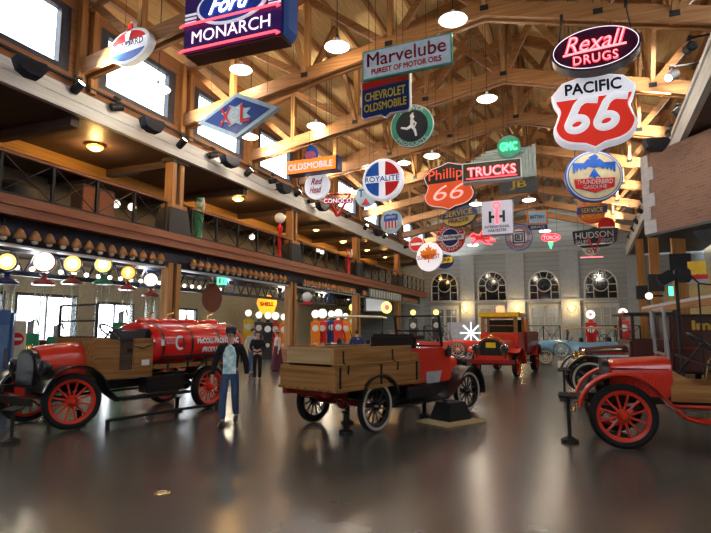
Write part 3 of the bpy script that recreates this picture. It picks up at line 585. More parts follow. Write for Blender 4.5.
# 16 white square sign
s = sign('square_sign', 'white square lit sign with black letters and red centre bar', (482, 219), (513, 216.5), 34, 21.5); w, h = s.w, s.h
part('case', MB().box((0, .08, 0), (w, .3, h), bev=.04), M['grey'], s.t); panel(s, rect(w*.97, h*.97), .03, mat('backlit lilac plastic', (.55, .55, .62), .3, emit=.22, ecol=(.85, .8, 1)), 'face', -.08)
for sx in (-1, 1): part('letter_h', MB().box((sx*w*.22, -.1, h*.02), (w*.08, .03, h*.34)).box((sx*w*.14, -.1, h*.02), (w*.12, .03, h*.08)), M['black'], s.t)
part('letter_i', MB().box((0, -.11, h*.02), (w*.09, .03, h*.42)), M['neonred'], s.t); part('neon_ring', MB().ring((0, -.1, h*.35), w*.08, w*.12, .03), M['neonred'], s.t); txt(s, 'INTERNATIONAL', M['black'], w*.8, h*.08, 0, -h*.27, -.1); txt(s, 'HARVESTER', M['black'], w*.6, h*.08, 0, -h*.38, -.1); hang(s, (-.3, .3))
# 17
s = sign('round_sign', 'white round sign with square monogram and red ring lettering', (505.5, 238.5), (533, 236.5), 28, 25.5); r = s.w/2
panel(s, circle(r), .12, M['grey']); part('rim', MB().ring((0, -.06, 0), r*.94, r, .03), M['signblue'], s.t); panel(s, circle(r*.60), .02, M['white'], 'centre', -.07)
for q in (.42, .24): part('monogram', MB().tube([Vector((x*r*2*q, -.085, z*r*2*q)) for x, z in ((-.5, -.5), (.5, -.5), (.5, .5), (-.5, .5), (-.5, -.5))], r*.05, 4), M['navy'], s.t)
txt(s, 'B', M['navy'], r*.22, r*.30, 0, 0, -.085, bold=.010); txt(s, 'AUTOMOTIVE', M['signred'], r*2.2, r*.2, 0, 0, -.075, arc=r*.76, bold=.010); txt(s, 'PRODUCTS', M['signred'], r*1.9, r*.2, 0, 0, -.075, arc=-r*.76, bold=.010); hang(s)
# 18
s = sign('round_sign', 'red and blue ringed round sign with white centre band', (437, 239), (465, 236.5), 29, 23.5); r = s.w/2
panel(s, circle(r), .12, M['signred']); panel(s, circle(r*.66), .02, M['white'], 'inner_ring', -.065); panel(s, circle(r*.58), .02, M['navy'], 'centre', -.075); panel(s, rect(r*1.9, r*.36), .03, M['white'], 'band', -.085); txt(s, 'Challenge', M['navy'], r*1.65, r*.3, 0, 0, -.1, shear=.3, bold=.010)
txt(s, 'ANDERSON', M['white'], r*1.9, r*.22, 0, 0, -.075, arc=r*.82, bold=.010); txt(s, 'PRICHARD', M['white'], r*1.9, r*.22, 0, 0, -.075, arc=-r*.82, bold=.010); hang(s)
# 19 maple leaf and its neighbour
s = sign('round_sign', 'white round lit sign with orange maple leaf by the far windows', (417, 258), (442, 255.5), 24, 28); r = s.w/2
panel(s, circle(r), .12, M['litwhite']); lf = [(0, 1), (.14, .66), (.32, .76), (.26, .38), (.5, .6), (.58, .46), (.86, .5), (.74, .26), (.86, .14), (.46, -.16), (.5, -.34), (.06, -.28), (.05, -.6)]
panel(s, scaled(lf+[(-x, z) for x, z in lf[::-1] if x], r*.80, r*.06), .02, M['orange'], 'maple_leaf', -.07); txt(s, 'SUPERTEST', M['signred'], r*1.8, r*.3, 0, -.02*r, -.085, bold=.010); hang(s)
s = sign('round_sign', 'small red round sign just left of the maple leaf sign', (408.5, 245), (425.5, 243.5), 13, 30); r = s.w/2
panel(s, circle(r, s.h/2), .12, M['signred']); part('rim', MB().ring((0, -.06, 0), r*.78, r*.86, .03), M['white'], s.t); panel(s, rect(r*1.3, r*.24), .02, M['white'], 'band', -.065); hang(s)
# 20
s = sign('oval_sign', 'small blue sign with yellow band right of the maple leaf sign', (437, 262.5), (453, 260.5), 14, 32); w, h = s.w, s.h
panel(s, circle(w/2, h/2), .12, M['navy']); panel(s, rect(w*1.02, h*.4, 0, h*.08), .02, M['signyellow'], 'band', -.07); txt(s, 'CUNF', M['navy'], w*.8, h*.26, 0, h*.08, -.085, bold=.010); hang(s)
# 21 red winged horse outline sign
s = sign('neon_sign', 'red neon winged horse leaping left, on the far grey wall side', (470, 240), (496, 237), 15, 26); w, h = s.w, s.h
hs = [(-.5, .16), (-.42, .34), (-.34, .42), (-.22, .28), (-.08, .2), (.0, .5), (.3, .5), (.16, .34), (.32, .32), (.2, .2), (.34, .14), (.3, -.02), (.44, -.1), (.5, -.3), (.4, -.22), (.24, -.16), (.1, -.12), (.24, -.34), (.38, -.48), (.1, -.34), (-.04, -.14), (-.16, -.1), (-.3, -.2), (-.44, -.44), (-.4, -.2), (-.26, -.04), (-.3, .1), (-.4, .12)]
panel(s, [(x*w, z*h) for x, z in hs], .08, M['signred']); part('neon_outline', MB().tube([Vector((x*w, -.06, z*h)) for x, z in hs+hs[:1]], .028, 6), M['neonred'], s.t); part('lamp_shelf', MB().box((w*.45, 0, -h*.12), (w*.3, .2, h*.1)), M['white'], s.t); hang(s, (-.1, .25))
# 22
s = sign('rectangular_sign', 'small pale blue rectangular sign with orange ends near far wall', (527, 218), (547.5, 216.5), 14, 27, yaw=10); w, h = s.w, s.h
panel(s, rect(w, h), .12, M['orange']); panel(s, rect(w*.84, h*.84), .02, M['ltblue'], 'face', -.07); txt(s, 'BATTERY', M['navy'], w*.7, h*.24, 0, 0, -.085); panel(s, rect(w*.95, h*.34, 0, -h*.72), .1, M['navy'], 'lower_plate'); txt(s, 'SERVICE', M['white'], w*.7, h*.18, 0, -h*.72, -.06); hang(s)
# 23
s = sign('neon_sign', 'small red neon sign with green cone beneath, by far wall', (541, 238.5), (560, 237), 8, 28, yaw=10); w, h = s.w, s.h
panel(s, circle(w/2, h/2), .12, M['signred']); txt(s, 'TORCH', M['neonpink'], w*.8, h*.5, 0, 0, -.07, bold=.010); neon(s, circle(w*.48, h*.46), M['neonred'], -.08, .03, closed=True); panel(s, [(-.14*w, -h*.5), (.14*w, -h*.5), (.02*w, -h*1.35), (-.02*w, -h*1.35)], .12, M['neongreen'], 'cone'); hang(s)
# 24 drugs oval
s = sign('neon_sign', 'dark purple oval sign with glowing red script and DRUGS lettering', (551, 57), (641.5, 39.5), 43, 14.15); w, h = s.w, s.h
part('case', MB().prism(circle(w/2, h/2, 48), .42, .2), mat('bronze case', (.07, .055, .05), .4, .3), s.t); panel(s, circle(w*.495, h*.495, 48), .03, mat('plum enamel', (.045, .006, .03), .3), 'face', -.03); part('neon_outline', MB().tube([Vector((x, -.07, z)) for x, z in circle(w*.47, h*.46, 48)+[(w*.47, 0)]], .010, 6), mat('soft white outline', (.8, .75, .85), emit=.8), s.t)
txt(s, 'Rexall', M['neonpink'], w*.66, h*.36, 0, h*.14, -.09, shear=.35, bold=-.012); neon(s, [(-w*.36, -h*.09), (-w*.2, -h*.07), (w*.34, -h*.045)], M['neonpink'], -.1, .026, 'underline'); txt(s, 'DRUGS', M['neonpink'], w*.48, h*.19, -w*.0, -h*.24, -.09, bold=-.012, spacing=1.15)
txt(s, 'Rexall', M['neonred'], w*.685, h*.395, 0, h*.14, -.06, shear=.35, bold=.010, name='painted_letter'); txt(s, 'DRUGS', M['neonred'], w*.50, h*.22, 0, -h*.24, -.06, bold=.010, spacing=1.12, name='red_neon_letter')  # oversized emissive letters stand in for the red glow around the pink tubes
for x, tx in ((-.42, -.36), (.42, .36)): part('hanging_bracket', MB().cyl((x*w, .15, h*.15), (tx*w, .15, h*.95), .02, n=6).box((tx*w, .12, h*.95), (.08, .12, .14)), M['matblack'], s.t)
# 25 pacific shield
s = sign('shield_sign', 'large white and red lit shield sign with white numerals 66', (552, 117), (637.5, 105.5), 79, 14.95); w, h = s.w, s.h
P = hwy(w, h); part('case', MB().loft([[Vector((x*k, y, z*k)) for x, z in P] for y, k in ((.35, .94), (.28, 1), (-.06, 1), (-.12, .96))]), M['litwhite'], s.t); Q = [(x*.92, z*.92) for x, z in P]
panel(s, clipz(Q, zmax=h*.155), .03, M['lit66'], 'red_field', -.14); panel(s, clipz(Q, zmin=h*.155), .03, M['litwhite'], 'white_field', -.14); txt(s, 'PACIFIC', M['black'], w*.66, h*.15, 0, h*.285, -.16, bold=.02)
for sx in (-.17, .17):
    q = [(.165, .215)]+[(.10*math.cos(R(a))+.045, .115+.125*math.sin(R(a))) for a in range(70, 181, 15)]+[(-.075, .02), (-.095, -.07)]+[(.092*math.cos(R(a))-.005, -.085+.085*math.sin(R(a))) for a in range(185, 541, 15)]
    part('numeral', MB().tube([Vector(((x*1.12+sx+.22*z-.01)*w, -.165, (z*.92-.085)*h)) for x, z in q], w*.048, 8).xform(Matrix.Translation((0, -.165, 0)) @ Matrix.Scale(.3, 4, (0, 1, 0)) @ Matrix.Translation((0, .165, 0))), M['litwhite'], s.t)
hang(s, (-.3, .25), z0=h*.45)
# 26 thunderbird disc
s = sign('round_sign', 'cream round sign with blue bird emblem and red banner', (564.5, 178), (622.5, 175.5), 51, 16.6); w, h = s.w, s.h; r = w/2; k_ = h/w
panel(s, circle(r, r*k_), .16, M['signblue']); panel(s, circle(r*.96, r*k_*.96), .02, M['white'], 'white_ring', -.085); panel(s, circle(r*.91, r*k_*.91), .02, M['signblue'], 'blue_ring', -.095); panel(s, circle(r*.88, r*k_*.88), .02, M['signcream'], 'face', -.105)
E2 = r*k_
for sx in (-1, 1): panel(s, [(sx*x*r, z*E2) for x, z in ((0, .54), (.2, .66), (.35, .5), (.74, .52), (.72, .12), (.66, .12), (.64, .3), (.58, .16), (.52, .32), (.46, .2), (.4, .32), (.3, .24), (.2, .36), (0, .3))], .02, M['signblue'], 'wing', -.12)
panel(s, [(x*r, z*E2) for x, z in ((-.08, .5), (-.16, .74), (.06, .84), (.16, .74), (.08, .5))], .02, M['signblue'], 'bird_head', -.125); panel(s, [(x*r, z*E2) for x, z in ((0, .3), (.22, -.1), (.1, -.02), (0, -.12), (-.1, -.02), (-.22, -.1))], .02, M['signblue'], 'bird_tail', -.12)
panel(s, [(x*r, z*E2) for x, z in ((-.7, -.12), (.7, -.1), (.66, -.46), (0, -.66), (-.66, -.46))], .02, M['signred'], 'banner', -.125); txt(s, 'THUNDERBIRD', M['white'], r*1.24, E2*.18, 0, -.24*E2, -.14, bold=.010); txt(s, 'GASOLINE', M['white'], r*.8, E2*.15, 0, -.44*E2, -.14, bold=.010); hang(s, (-.3, .3))
# 27
s = sign('round_sign', 'red and yellow oval service sign with dark blue band', (577, 213), (607, 211), 23, 20); w, h = s.w, s.h
panel(s, circle(w*.45, h/2), .12, M['signred']); panel(s, circle(w*.42, h*.46), .02, mat('orange red field', (.75, .14, .02), .4), 'face', -.065); panel(s, rect(w, h*.3, 0, h*.06), .03, M['navy'], 'band', -.08); txt(s, 'SERVICE', M['signyellow'], w*.72, h*.2, 0, h*.06, -.1, bold=.010); txt(s, 'APPROVED', M['signyellow'], w*.56, h*.14, 0, h*.3, -.09, bold=.010); txt(s, 'PLYMOUTH', M['signyellow'], w*.7, h*.17, 0, -h*.24, -.09, bold=.010); hang(s)
# 28
s = sign('winged_sign', 'black wing-shaped sign with white lettering and long red V', (571.5, 239.5), (619, 235.5), 19, 22); w, h = s.w, s.h
P = [(-.47, .40), (-.12, .44), (0, .54), (.12, .44), (.5, .40), (.44, -.26), (.26, -.5), (-.26, -.5), (-.44, -.26)]; panel(s, [(x*w, z*h) for x, z in P], .14, M['bootblack']); txt(s, 'HUDSON', M['white'], w*.80, h*.34, 0, h*.13, -.085, bold=.010); txt(s, 'SALES', M['white'], w*.27, h*.2, -w*.27, -h*.2, -.085, bold=.010); txt(s, 'SERVICE', M['white'], w*.30, h*.2, w*.26, -h*.2, -.085, bold=.010)
panel(s, rect(w*.74, h*.06, 0, -h*.36), .02, M['white'], 'stripe', -.08); part('red_v', MB().tube([Vector((x*w, -.11, z*h)) for x, z in ((-.13, .0), (0, -.75), (.13, .0))], .04, 6), M['signred'], s.t); hang(s)
s = sign('disc_sign', 'white and red lozenge sign hanging under the black winged sign', (582, 252.5), (601, 251), 9, 24, yaw=8); w, h = s.w, s.h
panel(s, [(x*w, z*h) for x, z in ((-.5, .4), (.5, .4), (.3, -.2), (0, -.5), (-.3, -.2))], .1, M['white']); txt(s, "O'S", M['signred'], w*.55, h*.5, 0, h*.08, -.06, bold=.010); neon(s, [(-w*.6, -h*.6), (w*.6, -h*.6)], M['neonpink'], 0, .02); hang(s)
s = sign('disc_sign', 'red half hidden disc sign above the black winged sign', (598, 226), (615, 224.5), 15, 25, yaw=8); panel(s, circle(s.w/2, s.h/2), .12, M['signred']); panel(s, rect(s.w*.8, s.h*.16, 0, -s.h*.2), .02, M['white'], 'band', -.07); hang(s)
s = sign('rectangular_sign', 'dark sign with yellow letters behind the stepped neon sign', (499, 187), (538, 184), 15, 23.5); w, h = s.w, s.h
panel(s, rect(w, h), .14, M['dkgrey']); txt(s, 'JB', M['signyellow'], w*.42, h*.6, 0, 0, -.08, bold=.010); hang(s)

# ------------------------------------------------------------------ pendant lamps
LAMPS = [(453, 20, 13, 14, 'by the top centre beam knot'), (337, 47, 14.0, 12.5, 'over the blue shield sign'), (241, 70, 14.5, 11, 'just under the big navy neon sign'), (316, 126, 19, 9, 'above the orange box sign'), (487, 99, 18.5, 10, 'right of the running figure sign'), (593, 80, 16.1, 12, 'between the purple oval and the white shield'), (432, 156, 24, 8, 'above the orange shield sign'), (366, 164, 24, 7.5, 'above the petal sign'), (476, 204, 28, 6.5, 'left of the white square sign'), (529, 200, 27.5, 6.5, 'right of the white square sign'), (473, 245, 36, 5.5, 'below the winged horse sign'), (545, 231, 36, 5.5, 'above the small green cone sign'), (158, 89, 11.6, 12, 'in front of the second clerestory window'), (250, 137, 17, 8.5, 'below the blue diamond sign'), (404, 163, 27, 6.5, 'between the petal and orange shield signs'), (352, 192, 26, 6, 'above the small half hidden sign')]
for px, py, Y, rp, where in LAMPS:
    p = onY(px, py, Y); r = rp*(p-EYEP).dot(FW)/FPX
    t = thing('pendant_lamp', 'milk glass pendant lamp '+where, 'lamp', p, 0, 'pendant lamps under the roof')
    part('shade', MB().lathe([(r, 0), (r*.92, r*.14), (r*.5, r*.32), (r*.16, r*.42), (r*.12, r*.75), (.01, r*.8)], n=24, cap=False), M['white'], t); part('diffuser', MB().lathe([(r*.97, 0), (r*.8, -r*.12), (r*.4, -r*.2), (.01, -r*.22)], n=24), M['lampwhite'], t)
    part('cord', MB().cyl((0, 0, r*.7), (0, 0, roof_z(p.x)+.47-p.z), .012, n=6), M['matblack'], t)
    lamp('POINT', (0, 0, -r*.22-.22), LAMP_W, (1, .84, .64), .2, t)
# warm soffit lamps under the left soffit
for k, (px, py) in enumerate([(95, 149), (238, 200), (282, 218), (316, 230), (343, 242), (367, 250), (385, 257), (391, 269)]):
    p = onZ(px, py, 7.6); p.x = max(p.x, LBACK+2)
    t = thing('ceiling_lamp', 'round amber glass ceiling lamp '+['nearest the camera', 'right of the first boot column', 'behind the balcony pump globe', 'past the second column', 'before the third column', 'just past the third column', 'before the last column', 'farthest along the soffit'][k], 'lamp', (p.x, p.y, 7.72), 0, 'warm lamps under the left soffit')
    part('bowl', MB().lathe([(.26, 0), (.25, -.08), (.14, -.16), (.01, -.18)], n=20), M['lampwarm'], t); part('rim', MB().lathe([(.3, .02), (.3, -.04), (.25, -.05)], n=20), M['brass'], t)
    lamp('POINT', (0, 0, -.32), SOFFIT_W, (1, .55, .18), .12, t)
# track spotlights and wedge speakers along the left fascia
def can_light(p, aim, label, group, r=.11, power=0, facem='spotface'):
    t = thing('track_spotlight', label, 'spotlight', p, 0, group); d = (Vector(aim)-Vector(p)).normalized(); a = Vector((0, 0, 0))
    part('stem', MB().cyl((0, 0, .26), (0, 0, 0), .02, n=6).box((0, 0, .27), (.1, .22, .05)), M['matblack'], t); part('can', MB().tube([a-d*.22, a-d*.18, a+d*.16], r, 14, [r*.6, r, r*1.05]), M['matblack'], t); part('lens', MB().cyl(a+d*.13, a+d*.165, r*.9), M[facem], t)
    if power: lamp('SPOT', a+d*.24, power, (1, .93, .8), .1, t, d.to_track_quat('-Z', 'Y').to_euler(), R(42))
    return t
gl = 'spotlights on the left track'
SP = [(78, 87), (117, 107), (182, 143), (213, 155), (249, 172), (273, 181), (298, 193), (311, 201), (348, 216), (366, 227), (385, 236), (406, 247)]
for k, (px, py) in enumerate(SP):
    p = onX(px, py, AX+.28)
    ty = min((v for v in TR_Y if v > p.y-.3), default=45.4); can_light(p, (AX+1.5, ty-.25, 9.45), f'black track spotlight on the left fascia, '+['nearest the camera', 'left of the second window wedge speaker', 'under the first white beam end', 'left of the third wedge speaker', 'under the second white beam end', 'right of the third wedge speaker', 'beneath the orange box sign', 'just left of the red triangle', 'right of the red triangle', 'under the small half hidden sign', 'under the striped shield sign', 'farthest along the track'][k], gl, .12, SPOT_W)
solo('lighting_track', MB().box((AX+.135, 24, 8.62), (.06, 44, .06)), M['matblack'], 'long thin black lighting track running above the left grey fascia', 'track')
def wedge(p, rz, label, s=.5):
    t = thing('wedge_speaker', label, 'speaker', p, rz, 'wedge speakers above the hall')
    part('cabinet', MB().loft([[Vector((x*s, y*s, z*s)) for x, z in ((-.6, .3), (-.45, -.12), (-.1, -.3), (.35, -.3), (.6, .1), (.5, .3))] for y in (-.3, .3)]), mat('speaker blue black', (.012, .018, .04), .6), t); part('grille', MB().box((0, -.305*s, 0), (.8*s, .02, .4*s)), M['matblack'], t); part('bracket', MB().cyl((0, .1, .1*s), (0, .74, .1*s), .03, n=6), M['matblack'], t)
for (px, py), wh in zip(((30, 69), (152, 126), (230, 162), (284, 189), (322, 207), (378, 233)), ('nearest the camera', 'left of the first white beam end', 'under the second white beam end', 'left of the orange box sign', 'beside the red triangle sign', 'beneath the striped shield sign')):
    wedge(onX(px, py, AX+.66), R(75), 'dark wedge speaker on the left fascia '+wh, .62)
wedge(onD(656, 145, 17.2), R(10), 'dark green wedge speaker over the corner of the brick bay', .62)
wedge(onD(710, 236, 15.9), R(-35), 'black box speaker under the brick bay at right edge', .62)
# spotlights on the right fascia
for k, (px, py) in enumerate([(690, 48), (672, 76), (678, 113), (671, 133), (650, 189), (644, 201), (640, 211), (636, 221), (633, 229), (630, 237)]):
    y = (15.5, 17.2, 19.5, 21.0, 27, 30, 33, 36.5, 40, 44)[k]; p = onX(px, py, 3.0+.02*y); p = onY(px, py, y)
    ty = min((v for v in TR_Y if v > p.y-.3), default=45.4); tt = can_light(p, (2.6, ty-.25, 9.6) if k != 1 else (-7.6, 8.8, 1.0), 'black spotlight can on the right fascia, '+['topmost near the frame edge', 'second from the top', 'above the dark green wedge', 'beside the dark green wedge', 'first left of the brick corner', 'second left of the brick corner', 'third left of the brick corner', 'fourth left of the brick corner', 'fifth left of the brick corner', 'lowest and farthest'][k], 'spotlights on the right fascia', .13, AIM_W*2 if k == 1 else SPOT_W, 'white'); part('arm', MB().beam((0, 0, .27), ((4.66 if p.z > 8.2 else frx(y))-p.x, 0, .27), .05, .04), M['matblack'], tt)
# amber shades in a row under the mezzanine
y_ = 3.0; sh0 = None; k = 0
while y_ < 46:
    if min(abs(y_-c) for c in (6.5, 15.1, 23.75, 32.4, 41.1)) > .75:
        lab = 'amber cone shade lamp in the row under the mezzanine beam'
        if sh0 is None:
            sh0 = thing('shade_lamp', lab, 'lamp', (AX-.12, y_, 4.05), 0, 'amber shades under the mezzanine'); part('shade', MB().lathe([(.135, -.06), (.15, 0), (.09, .13), (.03, .2), (.01, .21)], n=14), M['amber'], sh0); part('bulb', MB().sphere((0, 0, -.1), .085, (1, 1, .8), 10), mat('pearl bulb', (.7, .62, .5), .2), sh0); part('stem', MB().cyl((0, 0, .18), (0, 0, .4), .012, n=6), M['matblack'], sh0)
        else: dup(sh0, (AX-.12, y_, 4.05))
    y_ += .42
b0 = None
for k in range(34):
    p = (AX-4.15, 5+k*.55, 3.72)
    if b0 is None: b0 = thing('string_bulb', 'white bulb in the string along the rear lattice beam', 'bulb', p, 0, 'bulbs on the rear lattice beam'); part('bulb', MB().sphere((0, 0, 0), .085, n=10), M['bulb'], b0); part('socket', MB().cyl((0, 0, .06), (0, 0, .14), .03, n=8), M['matblack'], b0)
    else: dup(b0, p)
for y, x in ((8, -17), (13, -17), (18, -17), (24, -17), (30, -17), (36, -17)): # round lamps on the ground floor ceiling of the arcade
    t = thing('ceiling_lamp', f'white disc lamp on the arcade ceiling {["nearest the camera","over the tall pumps","behind the first column","behind the pump row","past the second column","at the far arcade end"][[8,13,18,24,30,36].index(y)]}', 'lamp', (x, y, 4.5), 0, 'white arcade ceiling lamps'); part('disc', MB().lathe([(.3, 0), (.28, -.08), (.01, -.1)], n=18), M['bulb'], t); part('rim', MB().ring((0, 0, -.02), .29, .33, .06, 'z', 18), M['steel'], t); lamp('POINT', (0, 0, -.3), 130, (1, .86, .64), .2, t)
# wall sconces on the back wall
for k, px in enumerate((466, 517, 572)):
    p = onY(px, 309, BACK-.3); t = thing('wall_sconce', 'warm wall sconce on the grey back wall pilaster '+['left of the fire truck', 'above the fire truck', 'right of the blue car'][k], 'lamp', p, 0, 'sconces on the back wall')
    part('shade', MB().lathe([(.1, -.25), (.28, .05), (.25, .18), (.01, .22)], n=16), M['lampwarm'], t); part('bracket', MB().box((0, .14, -.18), (.2, .2, .12)), M['brass'], t); lamp('POINT', (0, -.45, .1), 60, (1, .65, .3), .15, t)

# ------------------------------------------------------------------ vehicle pieces (x forward, y left)
def wheel(t, x, y, r, w, rimm, n=12, steer=0, side=1, white=False, z=None, name='wheel', rot=None, spokem=None):
    tb = MB().lathe([(r*.80, -w/2), (r*.90, -w*.56), (r*.985, -w*.3), (r, 0), (r*.985, w*.3), (r*.90, w*.56), (r*.80, w/2), (r*.76, w*.3), (r*.76, -w*.3), (r*.80, -w/2)], axis='y', n=36, cap=False)
    o = part(name, tb, M['rubber'], t, (x, y, r if z is None else z), rot or (0, 0, steer))
    part('rim', MB().lathe([(r*.79, -w*.42), (r*.81, -w*.30), (r*.81, w*.30), (r*.79, w*.42), (r*.68, w*.30), (r*.68, -w*.30), (r*.79, -w*.42)], axis='y', n=36, cap=False), rimm, o)
    if white: part('white_wall', MB().ring((0, side*w*.50, 0), r*.81, r*.92, w*.12), M['whiterub'], o)
    part('hub', MB().lathe([(.01, -w*.6), (r*.16, -w*.55), (r*.2, -w*.25), (r*.2, w*.25), (r*.16, w*.55), (r*.09, w*.9), (.01, w*.95)] if side > 0 else [(.01, -w*.95), (r*.09, -w*.9), (r*.16, -w*.55), (r*.2, -w*.25), (r*.2, w*.25), (r*.16, w*.55), (.01, w*.6)], axis='y', n=16), rimm, o)
    if n:
        sp = MB().tube([(0, 0, r*.14), (0, 0, r*.45), (0, 0, r*.70)], .02, 8, [r*.05, r*.036, r*.045]).mesh('spoke', spokem or rimm)
        for k in range(n): link('spoke', sp, o, (0, 0, 0), (0, 2*PI*(k+.5)/n, 0))
    return o
def arc_path(cx, cz, r, a0, a1, n=14): return [(cx+r*math.cos(R(a0+(a1-a0)*k/n)), cz+r*math.sin(R(a0+(a1-a0)*k/n))) for k in range(n+1)]
def fender(t, path, y0, y1, m, crown=.04): return part('fender', MB().strip(path, y0, y1, .025, crown), m, t)
def arch_ring(x, hw, zb, zt, n=12, sq=2.6, sh=.45):
    """closed hood-shaped ring at x: straight sides then a rounded top"""
    zs = zb+(zt-zb)*sh; P = [Vector((x, hw, zb))]
    for k in range(n+1):
        a = PI*k/n; c, s = math.cos(a), math.sin(a); P.append(Vector((x, hw*math.copysign(abs(c)**(2/sq), c), zs+(zt-zs)*abs(s)**(2/sq))))
    return P+[Vector((x, -hw, zb))]
def hood(t, secs, m, name='hood'): return part(name, MB().loft([arch_ring(*s) for s in secs]), m, t)
def headlamp(t, p, r=.12, m='brass', d=1):
    o = part('headlamp', MB().lathe([(.01, -r*1.1), (r*.5, -r*1.0), (r*.95, -r*.2), (r, r*.2), (r*.9, r*.3)], axis='x', n=18), M[m], t, p); part('lens', MB().lathe([(r*.9, r*.25), (r*.5, r*.36), (.01, r*.4)], axis='x', n=18), M['mirror'], o); part('bracket', MB().cyl((0, 0, -r*.9), (0, 0, -r*2.2), .02, n=6), M['matblack'], o)
def steering(t, p, tilt=35, r=.2, m='black'):
    o = part('steering_wheel', MB().tube([Vector((r*math.cos(2*PI*k/24), r*math.sin(2*PI*k/24), 0)) for k in range(25)], .016, 6), M[m], t, p, (0, -R(tilt), 0))
    part('steering_column', MB().cyl((0, 0, .02), (0, 0, -.75), .02, n=8), M['matblack'], o)
    for k in range(4): part('spoke', MB().cyl((0, 0, 0), (r*math.cos(k*PI/2), r*math.sin(k*PI/2), 0), .009, n=6), M['matblack'], o)
def chassis(t, x0, x1, z, m, y=.38, ax=(), ytrack=.7, za=.45):
    for s in (-1, 1): part('frame_rail', MB().box(((x0+x1)/2, s*y, z), (x1-x0, .07, .13)), m, t)
    for a in ax: part('axle', MB().cyl((a, -ytrack, za), (a, ytrack, za), .045, n=10).sphere((a, 0, za), .12), m, t)
    for a in ax:
        for s in (-1, 1): part('leaf_spring', MB().strip([(a-.5, z-.04), (a-.25, za+.08), (a, za+.05), (a+.25, za+.08), (a+.5, z-.04)], s*y-.03, s*y+.03, .05), m, t)
def windshield(t, x, hw, z0, z1, m='black', lean=.0, mid=True):
    f = MB()
    for s in (-1, 1): f.beam((x, s*hw, z0), (x-lean, s*hw, z1), .04, .04)
    for z, xx in ((z0, x), (z1, x-lean))+(((z0+z1)/2, x-lean/2),)*mid: f.beam((xx, -hw, z), (xx, hw, z), .035, .035)
    o = part('windshield_frame', f, M[m], t); part('pane', MB().loft([[Vector((x, y, z0)), Vector((x+.012, y, z0)), Vector((x+.012-lean, y, z1)), Vector((x-lean, y, z1))] for y in (-hw, hw)]), M['glass'], o)
def place(front, rear, side, track):
    F, B_ = onZ(*front), onZ(*rear); f = (F-B_).normalized(); L = Vector((-f.y, f.x, 0)); return (F+B_)/2-L*side*track/2, math.atan2(f.y, f.x), (F-B_).length

# ------------------------------------------------------------------ red tanker truck, left
o, rz, WB = place((70, 430), (208, 408), 1, 1.5)
t = thing('tanker_truck', 'red vintage tanker truck with wooden cab and white tank lettering, at left', 'truck', o, rz); fx, rx = WB/2, -WB/2
for s, st in ((1, R(-14)), (-1, R(-14))): wheel(t, fx, s*.75, .48, .13, M['wheelred'], 12, st, s)
for s in (1, -1): wheel(t, rx, s*.75, .46, .18, M['wheelred'], 14, 0, s)
chassis(t, -2.5, 2.12, .68, M['black'], .4, (fx, rx), .7, .48)
hood(t, [(1.86, .33, .80, 1.38), (1.75, .35, .80, 1.42), (1.45, .38, .80, 1.45), (1.12, .42, .80, 1.47)], M['red'])
hood(t, [(1.87, .34, .70, 1.36), (1.95, .34, .70, 1.36)], M['black'], 'radiator'); part('radiator_core', MB().loft([arch_ring(1.955, .29, .76, 1.30), arch_ring(1.97, .29, .76, 1.30)]), mat('radiator mesh', (.03, .03, .035), .4, .5, bump=.5, scale=120), t)
part('radiator_cap', MB().lathe([(.05, 0), (.05, .05), (.03, .08), (.01, .09)], (1.91, 0, 1.36), 12), M['brass'], t); part('front_apron', MB().box((1.88, 0, .64), (.12, .8, .16), bev=.02), M['red'], t); part('bumper', MB().box((2.16, 0, .52), (.07, 1.3, .12)), M['black'], t)
for s in (-1, 1):
    fender(t, arc_path(fx, .48, .60, 20, 165)+[(fx-.72, .5), (fx-.86, .42)], s*.75-.17, s*.75+.17, M['black']); fender(t, arc_path(rx, .48, .62, 30, 150), s*.75-.17, s*.75+.17, M['black'])
    headlamp(t, (1.92, s*.50, 1.06), .13, 'black'); part('running_board', MB().box((-.15, s*.76, .42), (1.5, .30, .05)), M['black'], t); part('side_box', MB().box((-.4, s*.62, .62), (.9, .28, .3), bev=.02), M['black'], t)
part('cowl', MB().box((1.06, 0, 1.18), (.10, 1.3, .74)), M['oak'], t)
for s in (-1, 1):
    part('cab_side', MB().prismY([(1.1, .80), (.62, .80), (.62, 1.0), (.62, 1.5), (1.1, 1.56)], s*.66-.03, s*.66+.03), M['oak'], t); part('seat_side', MB().box((.1, s*.66, 1.16), (.42, .06, .74)), M['oak'], t); part('cab_sill', MB().box((.5, s*.66, .86), (1.2, .08, .14)), M['oak'], t)
    part('door_opening', MB().box((.46, s*.6, 1.16), (.32, .04, .62)), M['darkwood'], t); part('grab_rail', MB().tube([(.35, s*.72, 1.40), (.15, s*.74, 1.34), (-.1, s*.73, 1.44)], .018, 6), M['chrome'], t)
part('card', MB().box((.06, .70, 1.06), (.17, .01, .11)), M['paper'], t)
part('seat', MB().box((.2, 0, 1.30), (.55, 1.25, .18), bev=.05), M['leather'], t); part('seat_back', MB().box((-.06, 0, 1.52), (.14, 1.3, .40), bev=.05), M['leather'], t)
windshield(t, 1.07, .62, 1.56, 2.16, 'black'); steering(t, (.62, .35, 1.66), 40, .22)
def ell(x, hy, hz, zc, n=36): return [Vector((x, hy*math.copysign(abs(math.cos(a))**.86, math.cos(a)), zc+hz*math.copysign(abs(math.sin(a))**.86, math.sin(a)))) for a in (2*PI*k/n for k in range(n))]
TZ, TY, TH = 1.39, .78, .47
tank = part('tank', MB().loft([ell(x, TY*k, TH*k, TZ) for x, k in ((-.02, .55), (-.06, .8), (-.14, .95), (-.24, 1), (-2.42, 1), (-2.52, .95), (-2.6, .8), (-2.64, .5))]), M['tankred'], t)
